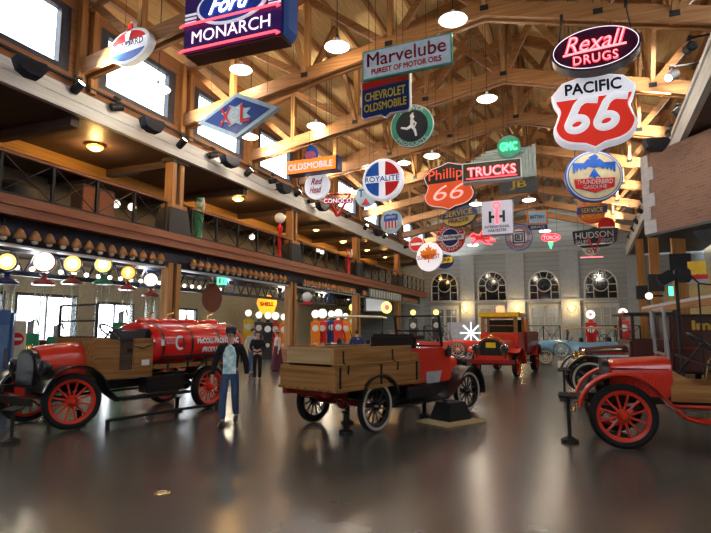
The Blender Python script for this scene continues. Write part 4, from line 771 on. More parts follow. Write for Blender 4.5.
for x in (-.30, -1.03, -1.78, -2.40): part('tank_band', MB().loft([ell(x+d, TY+.008, TH+.008, TZ) for d in (-.025, .025)], cap=False), M['black'], tank)
for x in (-.45, -.95, -1.5, -2.1):
    d = part('tank_dome', MB().lathe([(.24, -.1), (.24, .05), (.19, .09), (.01, .10)], (x, 0, TZ+TH-.02), 20), M['tankred'], tank); part('valve', MB().tube([(x, 0, TZ+TH+.07), (x, 0, TZ+TH+.16), (x-.12, .05, TZ+TH+.2)], .02, 6), M['brass'], d)
def onTank(u, z): # lettering wraps on the left flank
    zz = max(-.98, min(.98, (z-TZ)/TH)); c = (max(0, 1-abs(zz)**(2/.86)))**(.86/2); return Vector((-u, TY*c+.008, z))
text(tank, 'McCOLL-FRONTENAC', M['white'], 1.22, .125, (1.76, 1.46), fn=onTank, bold=.05); text(tank, 'PRODUCTS', M['white'], .62, .115, (1.62, 1.27), fn=onTank, bold=.05)
def tank_shape(pts, m, name):
    bm = bmesh.new(); vsx = [bm.verts.new(onTank(u, z)+Vector((0, .004, 0))) for u, z in pts]; bm.faces.new(vsx); bmesh.ops.triangulate(bm, faces=bm.faces); me = bpy.data.meshes.new(name); bm.to_mesh(me); bm.free(); me.materials.append(m); return link(name, me, tank)
tank_shape([(.70+.135*math.cos(R(a)), 1.43+.15*math.sin(R(a))) for a in range(55, 306, 10)]+[(.70+.085*math.cos(R(a)), 1.43+.10*math.sin(R(a))) for a in range(300, 59, -10)], M['white'], 'emblem_ring')
tank_shape([(.70+x, 1.43+z) for x, z in ((.0, .13), (.1, .11), (.15, .02), (.13, -.03), (.145, -.06), (.09, -.12), (.0, -.1), (.06, 0))], mat('emblem dark red', (.35, .01, .01), .3), 'emblem_profile'); text(tank, 'RED INDIAN', M['ltblue'], .19, .045, (.46, 1.43), fn=onTank)
tank_shape([(.22, 1.38), (.30, 1.38), (.30, 1.5), (.22, 1.5)], M['paper'], 'placard')
for s in (-1, 1):
    part('side_rail', MB().box((-1.35, s*.80, .97), (2.5, .08, .08)), M['oak'], t); gr_ = part('guard_rail', MB().box((-1.35, s*.85, 1.16), (2.3, .03, .04)), M['black'], t)
    for x in (-.35, -.85, -1.35, -1.85, -2.4): part('stanchion', MB().box((x, s*.85, 1.05), (.03, .03, .24)), M['black'], gr_)
for x, y in ((1.2, .45), (-.9, .5), (-2.1, .4), (1.2, -.5)): solo('axle_stand', MB().lathe([(.13, 0), (.13, .03), (.04, .06), (.04, .24), (.08, .28), (.01, .29)], n=12), M['matblack'], 'short black axle stand beneath the red tanker truck', 'stand', t.matrix_basis @ Vector((x, y, 0)), group='stands under the tanker truck')
solo('tow_bar', MB().cyl((0, 0, .10), (2.6, .05, .10), .03, n=8).cyl((0, 0, 0), (0, 0, .12), .04, n=8).cyl((2.6, .05, 0), (2.6, .05, .12), .04, n=8), M['matblack'], 'thin black bar on low feet along the floor beside the tanker truck', 'bar', t.matrix_basis @ Vector((-1.6, .95, 0)), rz)

# ------------------------------------------------------------------ centre stake pickup with wooden bed
o, rz, WB = place((467, 411), (375, 432), -1, 1.45)
t = thing('pickup_truck', 'vintage red pickup truck with long wooden bed, in the hall centre', 'truck', o, rz); fx, rx = WB/2, -WB/2
for s in (1, -1): wheel(t, fx, s*.725, .42, .11, M['black'], 12, R(-6), s, True); wheel(t, rx, s*.725, .42, .12, M['black'], 12, 0, s, True)
chassis(t, -2.2, 2.0, .62, M['deepred'], .36, (fx, rx), .7, .42)
part('bed_floor', MB().box((-1.42, -.16, .76), (2.36, 1.34, .05)), M['oak'], t); part('bed_sill', MB().box((-1.4, .4, .69), (2.3, .1, .1)).box((-1.4, -.5, .69), (2.3, .1, .1)).box((-2.4, -.05, .69), (.1, 1.0, .1)), M['deepred'], t)
for s in (-1, 1):
    side = part('bed_side', MB().box((-1.42, s*.61-.16, .95), (2.25, .05, .34)), M['oak'], t)
    for x in (-2.48, -1.45, -.4): part('strap', MB().box((x, s*.642-.16, .95), (.035, .02, .34)), M['matblack'], side)
    up = part('bed_upper_board', MB().box((-1.45, s*.50-.16, 1.28), (2.1, .05, .26)).box((-1.42, s*.57-.16, 1.14), (2.2, .16, .03)), M['oak'], t)
    for x in (-2.3, -1.0): part('stake', MB().tube([(x, s*.65-.16, 1.0), (x, s*.66-.16, 1.13), (x, s*.55-.16, 1.17), (x, s*.54-.16, 1.36)], .015, 6), M['matblack'], up)
part('tailgate', MB().box((-2.56, -.16, .95), (.06, 1.26, .34)), M['oaky'], t); part('end_board', MB().box((-2.50, -.16, 1.28), (.10, 1.04, .25)), M['oakroughy'], t); part('bed_deck', MB().box((-1.45, -.16, 1.33), (2.0, 1.0, .02)), M['oak'], t); part('bed_front', MB().box((-.33, -.16, 1.02), (.05, 1.26, .5)), M['oaky'], t)
for s in (-1, 1):
    fender(t, arc_path(rx, .42, .53, 18, 162), s*.725-.16, s*.725+.16, M['black']); fender(t, arc_path(fx, .42, .52, -8, 150)+[(fx-.72, .46), (fx-.95, .40)], s*.725-.16, s*.725+.16, M['black'])
    part('running_board', MB().box((-.3, s*.74, .38), (1.7, .3, .04)), M['black'], t); part('splash_apron', MB().box((-.2, s*.58, .52), (2.3, .04, .26)), M['black'], t)
    part('cab_side', MB().prismY([(-.28, .68), (.62, .68), (.72, 1.34), (-.28, 1.34)], s*.58-.04, s*.58+.04), M['red'], t); part('cowl_side', MB().prismY([(.60, .66), (1.12, .66), (1.12, 1.2), (.7, 1.36)], s*.56-.04, s*.56+.03), M['red'], t)
    part('sill_plate', MB().prismY([(.18, .66), (.62, .66), (.72, .88), (.18, .88)], s*.63-.01, s*.63+.01), M['grey'], t)
    headlamp(t, (2.05, s*.36, 1.0), .11, 'black')
part('side_lamp', MB().lathe([(.05, -.1), (.07, -.08), (.07, .06), (.03, .1), (.01, .14)], (.95, -.66, 1.25), 12), M['black'], t); part('tool_box', MB().box((-.2, -.66, .55), (.9, .22, .22), bev=.03), M['black'], t)
hood(t, [(1.12, .46, .68, 1.24), (1.5, .36, .70, 1.20), (1.92, .29, .70, 1.14)], M['red']); hood(t, [(1.93, .31, .62, 1.16), (2.02, .31, .62, 1.16)], M['black'], 'radiator'); part('firewall', MB().box((1.1, 0, 1.0), (.05, 1.1, .6)), M['red'], t)
part('seat', MB().box((.12, 0, 1.08), (.5, 1.05, .2), bev=.05), M['leather'], t); part('seat_back', MB().box((-.06, 0, 1.38), (.14, 1.1, .46), bev=.05), M['leather'], t)
windshield(t, .86, .56, 1.36, 1.98, 'matblack', .1); steering(t, (.58, .32, 1.48), 35, .2)
solo('stone_pedestal', MB().loft([[Vector((x*a, y*a*.8, z)) for x, y in ((-1, -1), (1, -1), (1, 1), (-1, 1))] for z, a in ((.04, .30), (.10, .30), (.34, .22), (.36, .22))]).cyl((-.1, .05, .36), (-.1, .05, .40), .05, n=10), M['matblack'], 'black tapered pedestal block on the floor beside the wooden-bed pickup', 'pedestal', onZ(451, 421), R(60))
solo('base_plate', MB().box((0, 0, .02), (1.05, .8, .035), bev=.008), M['tan'], 'flat beige square plate under the black pedestal block', 'plate', onZ(451, 422), R(60))
for x, y in ((.35, -.45), (-1.9, -.4), (-1.2, .2)): solo('axle_stand', MB().lathe([(.12, 0), (.12, .03), (.045, .06), (.045, .30), (.08, .34), (.01, .36)], n=12), M['matblack'], 'short black axle stand beneath the wooden-bed pickup', 'stand', t.matrix_basis @ Vector((x, y, 0)), group='stands under the pickup')

# ------------------------------------------------------------------ red truck at the right edge
F = onZ(625, 449); th = R(2); f = Vector((-math.cos(th), -math.sin(th), 0)); L = Vector((-f.y, f.x, 0)); o = F-L*.72
t = thing('red_truck', 'bright red vintage open truck with red spoked wheel at right edge', 'truck', o, math.atan2(f.y, f.x))
for s in (1, -1): wheel(t, 0, s*.72, .465, .13, M['wheelred'], 12, R(4), s); wheel(t, -3.3, s*.72, .465, .13, M['wheelred'], 12, 0, s)
chassis(t, -4.2, .45, .68, M['black'], .36, (0, -3.3), .68, .465)
hd = hood(t, [(.12, .38, .72, 1.20, 12, 4.5, .6), (.05, .41, .72, 1.24, 12, 4.5, .6), (-.70, .46, .72, 1.30, 12, 4.5, .6)], M['red'])
for k in range(9): part('louvre', MB().box((-.25-.045*k, .45, .96), (.02, .03, .2), ry=R(-12)), M['red'], hd)
part('hood_moulding', MB().box((-.3, .44, 1.12), (.8, .03, .02)), M['deepred'], hd)
hood(t, [(.13, .41, .60, 1.24, 12, 4.5, .6), (.22, .41, .60, 1.24, 12, 4.5, .6)], M['black'], 'radiator')
part('front_engine', MB().box((.32, 0, .62), (.2, .5, .3), bev=.03).cyl((.3, .3, .75), (.3, .3, 1.0), .05), M['steel'], t)
for s in (-1, 1):
    fender(t, arc_path(0, .47, .60, 10, 140)+[(-.62, .66), (-.78, .50), (-.95, .45), (-2.3, .45)], s*.72-.15, s*.72+.15, M['red']); fender(t, arc_path(-3.3, .47, .6, 20, 160), s*.72-.15, s*.72+.15, M['red'])
    headlamp(t, (.30, s*.40, .86), .09, 'black'); part('side_panel', MB().box((-.62-.95, s*.62, .80), (1.85, .05, .22)), M['oak'], t); part('panel_brace', MB().prismY([(-.68, .9), (-1.05, .9), (-.68, 1.12)], s*.62-.02, s*.62+.02), M['oak'], t)
    part('seat_end', MB().prismY([(-1.35, .9), (-1.95, .9), (-1.95, 1.5), (-1.7, 1.5), (-1.4, 1.2)], s*.6-.03, s*.6+.03), M['oak'], t)
    part('windshield_post', MB().cyl((-.66, s*.56, 1.28), (-.62, s*.56, 2.04), .02, n=8), M['steel'], t)
windshield(t, -.64, .50, 1.34, 2.02, 'steel', 0, False); part('grab_rail', MB().tube([(-.72, .6, 1.36), (-1.1, .62, 1.22), (-1.5, .62, 1.12)], .02, 6), M['chrome'], t); part('floor_board', MB().box((-1.6, 0, .74), (1.9, 1.2, .05)), M['leather'], t)
part('seat', MB().box((-1.62, 0, 1.12), (.5, 1.15, .2), bev=.05), M['leather'], t); part('seat_back', MB().box((-1.88, 0, 1.42), (.14, 1.15, .45), bev=.05), M['leather'], t); steering(t, (-1.15, .3, 1.50), 38, .24)
bx = part('cargo_box', MB().box((-3.15, 0, 1.05), (2.1, 1.3, .5)), M['oak'], t); part('starting_crank', MB().tube([(.45, 0, .55), (.62, 0, .55), (.62, .0, .4), (.75, 0, .4)], .02, 6), M['brass'], t)

# ------------------------------------------------------------------ maroon delivery van behind it
o = onZ(583, 398); t = thing('delivery_van', 'dark maroon vintage delivery van with gold lettering, behind the bright red truck', 'van', o+Vector((.1, .75, 0)), R(187)); 
for s in (1, -1): wheel(t, 0, s*.72, .46, .13, M['black'], 12, 0, s, True); wheel(t, -3.2, s*.72, .46, .13, M['black'], 12, 0, s, True)
chassis(t, -4.2, .4, .68, M['black'], .36, (0, -3.2), .68, .46)
hd = hood(t, [(.02, .34, .72, 1.22), (-.5, .42, .72, 1.28), (-1.0, .52, .72, 1.31)], M['maroon']); part('hood_strip', MB().box((-.5, .425, 1.10), (1.0, .03, .05), rz=R(-8)), M['chrome'], hd); hood(t, [(.03, .37, .62, 1.24), (.11, .37, .62, 1.24)], M['chrome'], 'radiator')
for s in (-1, 1):
    fender(t, arc_path(0, .46, .58, 10, 150)+[(-.75, .5), (-.95, .42), (-1.9, .42)], s*.72-.16, s*.72+.16, M['black']); fender(t, arc_path(-3.2, .46, .58, 20, 160), s*.72-.16, s*.72+.16, M['black']); headlamp(t, (.20, s*.5, 1.0), .12, 'brass')
    part('cab_door', MB().box((-1.45, s*.72, 1.08), (.85, .05, .74)), M['maroon'], t); part('door_pillar', MB().box((-1.03, s*.72, 1.75), (.07, .06, .62)), M['maroon'], t); part('door_pillar', MB().box((-1.86, s*.72, 1.75), (.07, .06, .62)), M['maroon'], t)
part('cowl', MB().box((-1.0, 0, 1.06), (.1, 1.4, .7)), M['maroon'], t); windshield(t, -1.02, .66, 1.42, 2.02, 'maroon'); part('cab_roof', MB().box((-1.4, 0, 2.08), (1.2, 1.56, .07), bev=.03), M['black'], t)
body = part('van_body', MB().box((-3.15, 0, 1.34), (2.5, 1.6, 1.30), bev=.03), M['maroon'], t); part('van_roof', MB().box((-3.15, 0, 2.02), (2.55, 1.66, .08), bev=.02), M['black'], t); part('body_moulding', MB().box((-3.1, .81, 1.25), (2.5, .02, .025)), M['deepred'], body)
text(body, 'Im', M['gold'], .40, .24, (2.50, 1.80), fn=lambda u, z: Vector((-u, .815, z)), bold=.03)

# ------------------------------------------------------------------ fire truck facing the camera
t = thing('fire_truck', 'red fire truck with yellow cab roof facing the camera', 'truck', (-2.62, 21.75, 0), R(-96)); fx, rx = 1.6, -1.7
for s in (1, -1): wheel(t, fx, s*.72, .43, .14, M['wheelred'], 12, 0, s); wheel(t, rx, s*.76, .46, .2, M['wheelred'], 12, 0, s)
chassis(t, -2.6, 2.2, .66, M['deepred'], .38, (fx, rx), .7, .45)
hood(t, [(2.12, .40, .72, 1.38), (1.6, .46, .72, 1.48), (.95, .60, .72, 1.56)], M['red']); hood(t, [(2.13, .46, .66, 1.42), (2.24, .46, .66, 1.42)], M['red'], 'radiator_shell'); part('radiator_trim', MB().tube([v+Vector((.03, 0, 0)) for v in arch_ring(2.24, .43, .74, 1.38)], .03, 6), M['brass'], t)
part('radiator_core', MB().loft([arch_ring(2.245, .38, .78, 1.32), arch_ring(2.26, .38, .78, 1.32)]), M['matblack'], t); part('yellow_plate', MB().box((2.28, 0, 1.14), (.02, .34, .18)), M['yellow'], t); part('bumper', MB().box((2.45, 0, .58), (.08, 1.7, .14), bev=.02), M['deepred'], t); part('radiator_cap', MB().lathe([(.06, 0), (.05, .06), (.01, .1)], (2.16, 0, 1.42), 12), M['brass'], t)
part('valance', MB().box((2.2, 0, .72), (.1, 1.2, .2)), M['red'], t)
for s in (-1, 1):
    fender(t, arc_path(fx, .45, .60, 48, 150)+[(fx-.8, .48), (fx-1.7, .44)], s*.74-.2, s*.74+.2, M['red']); headlamp(t, (2.34, s*.50, 1.02), .15, 'chrome'); part('cab_side', MB().box((.45, s*.68, 1.15), (1.0, .05, .86)), M['red'], t)
    part('cab_post', MB().box((.95, s*.62, 1.86), (.08, .1, .62)), M['oak'], t); part('cab_post', MB().box((-.05, s*.66, 1.86), (.1, .08, .62)), M['oak'], t); part('fender', MB().strip(arc_path(rx, .47, .6, 20, 160), s*.76-.2, s*.76+.2, .025, .04), M['deepred'], t)
part('cowl', MB().box((.95, 0, 1.3), (.12, 1.36, .5)), M['red'], t); ws = MB(); windshield(t, 1.0, .56, 1.56, 2.1, 'oak'); part('cab_back', MB().box((-.08, 0, 1.5), (.06, 1.36, 1.1)), M['matblack'], t); part('cab_roof', MB().box((.42, 0, 2.22), (1.3, 1.56, .16), bev=.05), M['yellow'], t)
hb_ = part('roof_header', MB().box((1.09, 0, 2.24), (.08, 1.5, .16)), M['yellow'], t); part('beacon', MB().lathe([(.16, 0), (.16, .2), (.12, .26), (.01, .27)], (.7, 0, 2.3), 14), mat('lit red beacon', (1, .2, .1), emit=2.2, ecol=(1, .22, .10)), t)
part('rear_body', MB().box((-1.35, 0, 1.2), (2.3, 1.6, .8), bev=.03), M['deepred'], t); part('hose_reel', MB().lathe([(.34, -.4), (.34, -.34), (.16, -.3), (.16, .3), (.34, .34), (.34, .4)], (-.6, .3, 1.75), 18, 'y'), M['orange'], t)
for s in (-1, 1): part('ladder', MB().beam((-2.4, s*.84, 1.5), (-.2, s*.84, 1.5), .04, .06).beam((-2.4, s*.84, 1.2), (-.2, s*.84, 1.2), .04, .06), M['oak'], t)

# ------------------------------------------------------------------ open touring cars
def touring(name, label, loc, rz, bodym, fendm, top=None, L=4.3, spare=1, roofz=1.95, wheelm='cream', white=True, s_=1.0):
    t = thing(name, label, 'car', loc, rz); fx, rx = 1.5, -1.45
    for s in (1, -1): wheel(t, fx, s*.70, .38, .14, M[wheelm], 12, 0, s, white); wheel(t, rx, s*.70, .38, .14, M[wheelm], 12, 0, s, white)
    chassis(t, -1.9, 1.95, .52, M['black'], .36, (fx, rx), .66, .38)
    hood(t, [(1.86, .30, .56, 1.12), (1.2, .38, .56, 1.18), (.55, .52, .56, 1.2)], M[bodym]); hood(t, [(1.87, .33, .52, 1.15), (1.96, .33, .52, 1.15)], M['chrome'], 'radiator')
    bd = MB()
    bd.loft([[Vector((x, y*hw, z)) for y, z in ((-1, zb), (1, zb), (1.02, zt-.08), (.96, zt), (-.96, zt), (-1.02, zt-.08))] for x, hw, zb, zt in ((.56, .56, .52, 1.16), (.2, .66, .50, 1.10), (-.6, .68, .50, 1.06), (-1.3, .66, .52, 1.12), (-1.9, .56, .60, 1.08), (-2.1, .42, .66, .98))]); part('body', bd, M[bodym], t)
    for s in (-1, 1):
        fender(t, arc_path(fx, .4, .47, 32, 130)+[(fx-.55, .62), (fx-.85, .40), (fx-1.1, .34)], s*.72-.15, s*.72+.15, M[fendm]); fender(t, [(rx+.7, .36), (rx+.5, .5)]+arc_path(rx, .4, .47, 35, 170), s*.72-.15, s*.72+.15, M[fendm]); part('running_board', MB().box((-.1, s*.74, .34), (1.5, .28, .04)), M[fendm], t); headlamp(t, (1.95, s*.42, .92), .13, 'chrome')
    part('front_seat', MB().box((-.15, 0, 1.12), (.16, 1.15, .36), bev=.05), M['leather'], t); part('rear_seat', MB().box((-1.35, 0, 1.14), (.18, 1.15, .36), bev=.05), M['leather'], t); windshield(t, .5, .55, 1.16, 1.58, 'chrome', .12, False); steering(t, (.2, .32, 1.32), 35, .19, 'cream'); part('bumper', MB().box((2.12, 0, .48), (.05, 1.4, .09), bev=.015), M['chrome'], t)
    for s in ((-1, 1) if spare == 2 else (spare,) if spare else ()): wheel(t, .78, s*.80, .37, .13, M[wheelm], 10, 0, s, white, z=.72, name='spare_wheel')
    if top:
        part('canvas_top', MB().loft([[Vector((x, y*.68, roofz+dz+.05*(1-y*y))) for y in (-1, -.5, 0, .5, 1)]+[Vector((x, y*.68, roofz+dz-.04)) for y in (1, 0, -1)] for x, dz in ((.62, -.05), (.4, 0), (-.6, .03), (-1.6, 0), (-1.85, -.07))]), M[top], t)
        for s in (-1, 1):
            for x in (.45, -.6, -1.7): part('top_bow', MB().cyl((x, s*.64, 1.06), (x, s*.64, roofz), .018, n=6), M['matblack'], t)
    return t
p = ground(577, 28.5); touring('roadster', 'sky blue touring car with tan top and spare wheel, by back wall', p, R(183), 'skyblue', 'skyblue', 'tan', roofz=1.72)
p = ground(441, 26.3); touring('roadster', 'red roadster with cream spare wheel, behind the red pickup cab', p, R(12), 'red', 'black', None, spare=-1)
p = ground(372, 21.5); touring('touring_car', 'old touring car with flat cream roof, behind the pickup bed', p, R(20), 'black', 'black', 'cream', spare=0, roofz=2.2, wheelm='oak')
p = ground(400, 31); touring('touring_car', 'black touring car with polished windscreen, behind the red pickup cab', p, R(150), 'black', 'black', None, spare=0, wheelm='black')
solo('info_card', MB().box((0, 0, .17), (.42, .03, .30), rx=R(-12)).cyl((0, .03, 0), (0, .03, .12), .02, n=6), M['paper'], 'small white information card on the floor in front of the blue car', 'card', onZ(563, 368), R(4))

# ------------------------------------------------------------------ people
def skin_mesh(name, chains, m, levels=1):
    """chains: lists of (point, radius); identical points are shared so the limbs grow from one body"""
    vs_, ed, rad, idx = [], [], [], {}
    for ch in chains:
        prev = None
        for p, r in ch:
            k = tuple(round(c, 4) for c in p)
            if k not in idx: idx[k] = len(vs_); vs_.append(p); rad.append(r)
            if prev is not None and prev != idx[k]: ed.append((prev, idx[k]))
            prev = idx[k]
    me = bpy.data.meshes.new('skel'); me.from_pydata([tuple(v) for v in vs_], ed, []); ob = bpy.data.objects.new('skel', me); COL.objects.link(ob)
    md = ob.modifiers.new('skin', 'SKIN'); md.use_smooth_shade = True
    for i, sv in enumerate(me.skin_vertices[0].data):
        r = rad[i]; sv.radius = r if isinstance(r, tuple) else (r, r); sv.use_root = i == 0
    sb = ob.modifiers.new('sub', 'SUBSURF'); sb.levels = sb.render_levels = levels
    dg = bpy.context.evaluated_depsgraph_get(); dg.update(); out = bpy.data.meshes.new_from_object(ob.evaluated_get(dg)); out.name = name
    COL.objects.unlink(ob); bpy.data.objects.remove(ob); out.materials.clear(); out.materials.append(m)
    out.polygons.foreach_set('use_smooth', [True]*len(out.polygons)); return out
def person(label, loc, rz, H, top, legs, hat=None, skirt=None, stride=.0, lean=0, jacket=None, arms='down', shoe='black'):
    """faces local -y. stride = forward offset of the right foot (left foot goes back)"""
    t = thing('person', label, 'person', loc, rz); k = H/1.75
    V = lambda x, y, z: Vector((x*k, y*k, z*k))
    hipz = .93; pel = V(0, 0, .96); wst = V(0, .0, 1.08); chest = V(0, -.01-lean, 1.30); nk = V(0, -.015-lean, 1.48); nk2 = V(0, -.03-lean, 1.54); hd0 = V(0, -.045-lean, 1.60); hd1 = V(0, -.045-lean, 1.68)
    leg = {}; arm = {}
    for s in (-1, 1):
        st = stride*(1 if s < 0 else -1)
        hip = V(s*.09, 0, .90); knee = V(s*.095, -.04-max(st, 0)*.62+min(st, 0)*-.25, .49); ank = V(s*.09, -st+.02, .09+(.05 if st < -.05 else 0)); toe = V(s*.10, -st-.15, .035)
        leg[s] = (hip, knee, ank, toe)
        sh = V(s*.19, -lean, 1.42)
        if arms == 'front': el = V(s*.25, -.02-lean, 1.14); wr = V(s*.10, -.22-lean, 1.10)
        else: el = V(s*.285, .05*s*(1 if stride else 0)-lean*.6, 1.13); wr = V(s*.31, -.06+.08*s*(1 if stride else 0)-lean*.5, .88)
        arm[s] = (sh, el, wr)
    r = lambda x: x*k
    ch = [[(pel, (r(.135), r(.10))), (wst, (r(.125), r(.09))), (chest, (r(.150), r(.105))), (nk, r(.06)), (nk2, r(.052)), (hd0, (r(.066), r(.075))), (hd1, (r(.074), r(.092))), (V(0, -.04-lean, 1.735), (r(.045), r(.055)))]]
    for s in (-1, 1):
        hip, knee, ank, toe = leg[s]; sh, el, wr = arm[s]
        ch.append([(pel, .1), (hip, r(.082)), (knee, r(.056)), (ank, r(.040)), (toe, r(.03))]); ch.append([(chest, .1), (sh, r(.055)), (el, r(.042)), (wr, r(.028))])
        d = (wr-el).normalized(); q = V(s, 0, 0).normalized(); pal = wr+d*r(.06); ch.append([(wr, r(.028)), (pal, (r(.034), r(.018)))])
        side_ = Vector((0, -1, 0)) if arms == 'down' else Vector((0, 0, 1))
        for j, ln in enumerate((.062, .075, .07, .055)):
            b0_ = pal+side_*r((1.5-j)*.018)+d*r(.02); b1 = b0_+d*r(ln*.55)-q*r(.008); ch.append([(pal, .02), (b0_, r(.0105)), (b1, r(.009)), (b1+d*r(ln*.4)-q*r(.02), r(.007))])
        tb = wr+d*r(.025)+side_*r(.03); ch.append([(wr, r(.028)), (tb, r(.012)), (tb+d*r(.04)+side_*r(.012), r(.009))])
    body = link('body', skin_mesh('body', ch, M['skin']), t)
    fc = V(0, -.045-lean, 1.645)
    for s in (-1, 1): part('eye', MB().sphere(fc+V(s*.031, -.082, .018), r(.011)), M['white'], body).parent = t
    part('nose', MB().loft([[fc+V(x*.018, y, z) for x, y in ((-1, -.08), (0, -.105), (1, -.08))] for z in (-.02,)]+[[fc+V(x*.008, y, .025) for x, y in ((-1, -.085), (0, -.092), (1, -.085))]]), M['skin'], t); part('mouth', MB().box(fc+V(0, -.083, -.045), (r(.045), r(.012), r(.010))), mat('lips', (.35, .12, .10), .5), t)
    for s in (-1, 1): part('ear', MB().sphere(fc+V(s*.082, .01, 0), r(.026), (.4, .7, 1.1), 8), M['skin'], t)
    hr = MB().sphere(fc+V(0, .022, .032), r(.098), (.90, 1.02, 1.0), 16); bmesh.ops.bisect_plane(hr.bm, geom=list(hr.bm.verts)+list(hr.bm.edges)+list(hr.bm.faces), plane_co=fc+V(0, -.055, .035), plane_no=Vector((0, -.75, -.55)), clear_outer=True)
    part('hair', hr, M['hair'], t)
    # clothes: same joints, a little thicker
    tp = [[(V(0, 0, .95), (r(.160), r(.125))), (wst, (r(.148), r(.112))), (chest, (r(.195), r(.135))), (V(0, -.012-lean, 1.455), r(.075))]]
    for s in (-1, 1): sh, el, wr = arm[s]; tp.append([(chest, .1), (sh, r(.082)), (el, r(.064)), (wr-(wr-el)*.08, r(.048))])
    link('jacket' if jacket else 'shirt', skin_mesh('top', tp, M[jacket or top]), t)
    if jacket: part('shirt', MB().loft([[V(x*w_, y, z) for x, y in ((-1, y0+.03), (-.55, y0), (0, y0-.012), (.55, y0), (1, y0+.03), (0, y0+.06))] for z, w_, y0 in ((.93, .125, -.135), (1.08, .12, -.135), (1.28, .125, -.155-lean), (1.42, .08, -.115-lean), (1.47, .045, -.08-lean))]), M[top], t)
    if skirt:
        part('skirt', MB().lathe([(.13*k, 1.10*k), (.17*k, .95*k), (.22*k, .6*k), (.30*k, .12*k), (.31*k, .08*k), (.02, .09*k)], n=22), M[skirt], t)
    else:
        tr = [[(pel, (r(.148), r(.118))), (V(0, 0, 1.04), (r(.145), r(.115)))]]
        for s in (-1, 1): hip, knee, ank, toe = leg[s]; tr.append([(pel, .1), (hip, r(.098)), (knee, r(.074)), (ank+Vector((0, 0, r(.0))), r(.064))])
        link('trousers', skin_mesh('trousers', tr, M[legs]), t)
    for s in (-1, 1):
        hip, knee, ank, toe = leg[s]; part('shoe', MB().tube([ank+V(0, .05, -.04), ank+V(0, 0, -.035), (ank+toe)/2+V(0, 0, -.01), toe, toe+V(0, -.05, -.005)], .05, 10, [r(.035), r(.05), r(.048), r(.042), r(.02)]), M[shoe], t)
    if hat:
        part('hat', MB().lathe([(r(.185), r(.0)), (r(.185), r(.012)), (r(.11), r(.02)), (r(.104), r(.09)), (r(.075), r(.115)), (.005, r(.118))], fc+V(0, .01, .055), 20), M[hat], t)
    return t
person('man in dark hat, open black jacket, printed shirt and jeans, walking beside the tanker truck', onZ(229, 424), R(25), 1.70, 'tshirt', 'denim', 'bootblack', stride=.22, jacket='cloth')
person('dark-haired person in black clothes standing between the pickup and the tanker truck', onZ(257, 381), R(28), 1.62, 'cloth', 'cloth', arms='front')
person('person in light checked shirt standing just behind the person in black', onZ(251.5, 374.5), R(70), 1.70, 'plaid', 'denim')
person('person in pale blouse, straw hat and long plum skirt, left of the pickup bed', onZ(277, 371), R(-40), 1.62, 'blouse', 'cloth', hat='tan', skirt='skirt')
person('person in navy blue shirt standing behind the wooden pickup bed', ground(357, 19.6), R(200), 1.66, 'bluecloth', 'cloth')

# ------------------------------------------------------------------ gasoline pumps
def tall_pump(px, py, X, rp, bodym, topm, globem, where, cyl=True):
    g = onX(px, py, X); D = (g-EYEP).dot(FW); r = rp*D/FPX; gz = g.z
    t = thing('gas_pump', f'tall visible gasoline pump with lit globe, {where}', 'gas pump', (g.x, g.y, 0), R(40), 'tall pumps behind the tanker truck'); zt = gz-r-.10
    part('base', MB().lathe([(.26, 0), (.26, .08), (.2, .14), (.17, .5), (.15, 1.25), (.2, 1.32), (.2, 1.4), (.01, 1.41)], n=18), M[bodym], t); part('cylinder', MB().lathe([(.17, 1.42), (.17, zt-.28), (.16, zt-.28)], n=18, cap=False), M['tank'], t)
    for k in range(4): a = k*PI/2; part('rod', MB().cyl((.2*math.cos(a), .2*math.sin(a), 1.4), (.2*math.cos(a), .2*math.sin(a), zt-.26), .016, n=6), M['chrome'], t)
    part('cap', MB().lathe([(.30, zt-.26), (.31, zt-.2), (.2, zt-.13), (.09, zt-.08), (.07, zt), (.12, zt+.04), (.01, zt+.05)], n=20), M[topm], t)
    gb = part('globe', MB().lathe([(r*.92, -.09), (r, -.06), (r, .06), (r*.92, .09), (.005, .10)], (0, 0, 0), 28, 'y'), M[topm if globem != 'globeo' else 'black'], t, (0, 0, gz)); part('globe_face', MB().lathe([(.005, -.115), (r*.6, -.11), (r*.9, -.09), (r*.9, -.05)], n=28, axis='y'), M[globem], gb)
    if globem == 'globey': part('globe_print', MB().lathe([(.005, -.125), (r*.55, -.12), (r*.6, -.10)], n=24, axis='y'), M['globe'], gb)
    part('hose', MB().tube([(.2, 0, 1.3), (.36, -.05, 1.1), (.34, -.05, .7), (.24, -.05, .95)], .025, 8), M['rubber'], t)
    if globem == 'globeo': part('cross_mark', MB().box((0, -.12, 0), (r*.35, .02, r*1.3)).box((0, -.12, r*.1), (r*1.0, .02, r*.3)), M['globe'], gb)
    return t
for a in ((8, 262, -13.9, 9, 'blue', 'navy', 'globey', 'leftmost with blue body'), (45, 262, -14.0, 10.5, 'deepred', 'deepred', 'globe', 'with largest white globe'), (73, 264, -14.3, 8.6, 'yellow', 'deepred', 'globey', 'with yellow body and red cap'), (103.5, 265, -14.0, 8.3, 'green', 'green', 'globey', 'with dark green body'), (128.5, 273, -14.6, 7, 'deepred', 'deepred', 'globeo', 'with small orange cross globe'), (151, 280, -14.6, 7, 'deepred', 'deepred', 'globe', 'nearest the first wooden column')): tall_pump(*a)
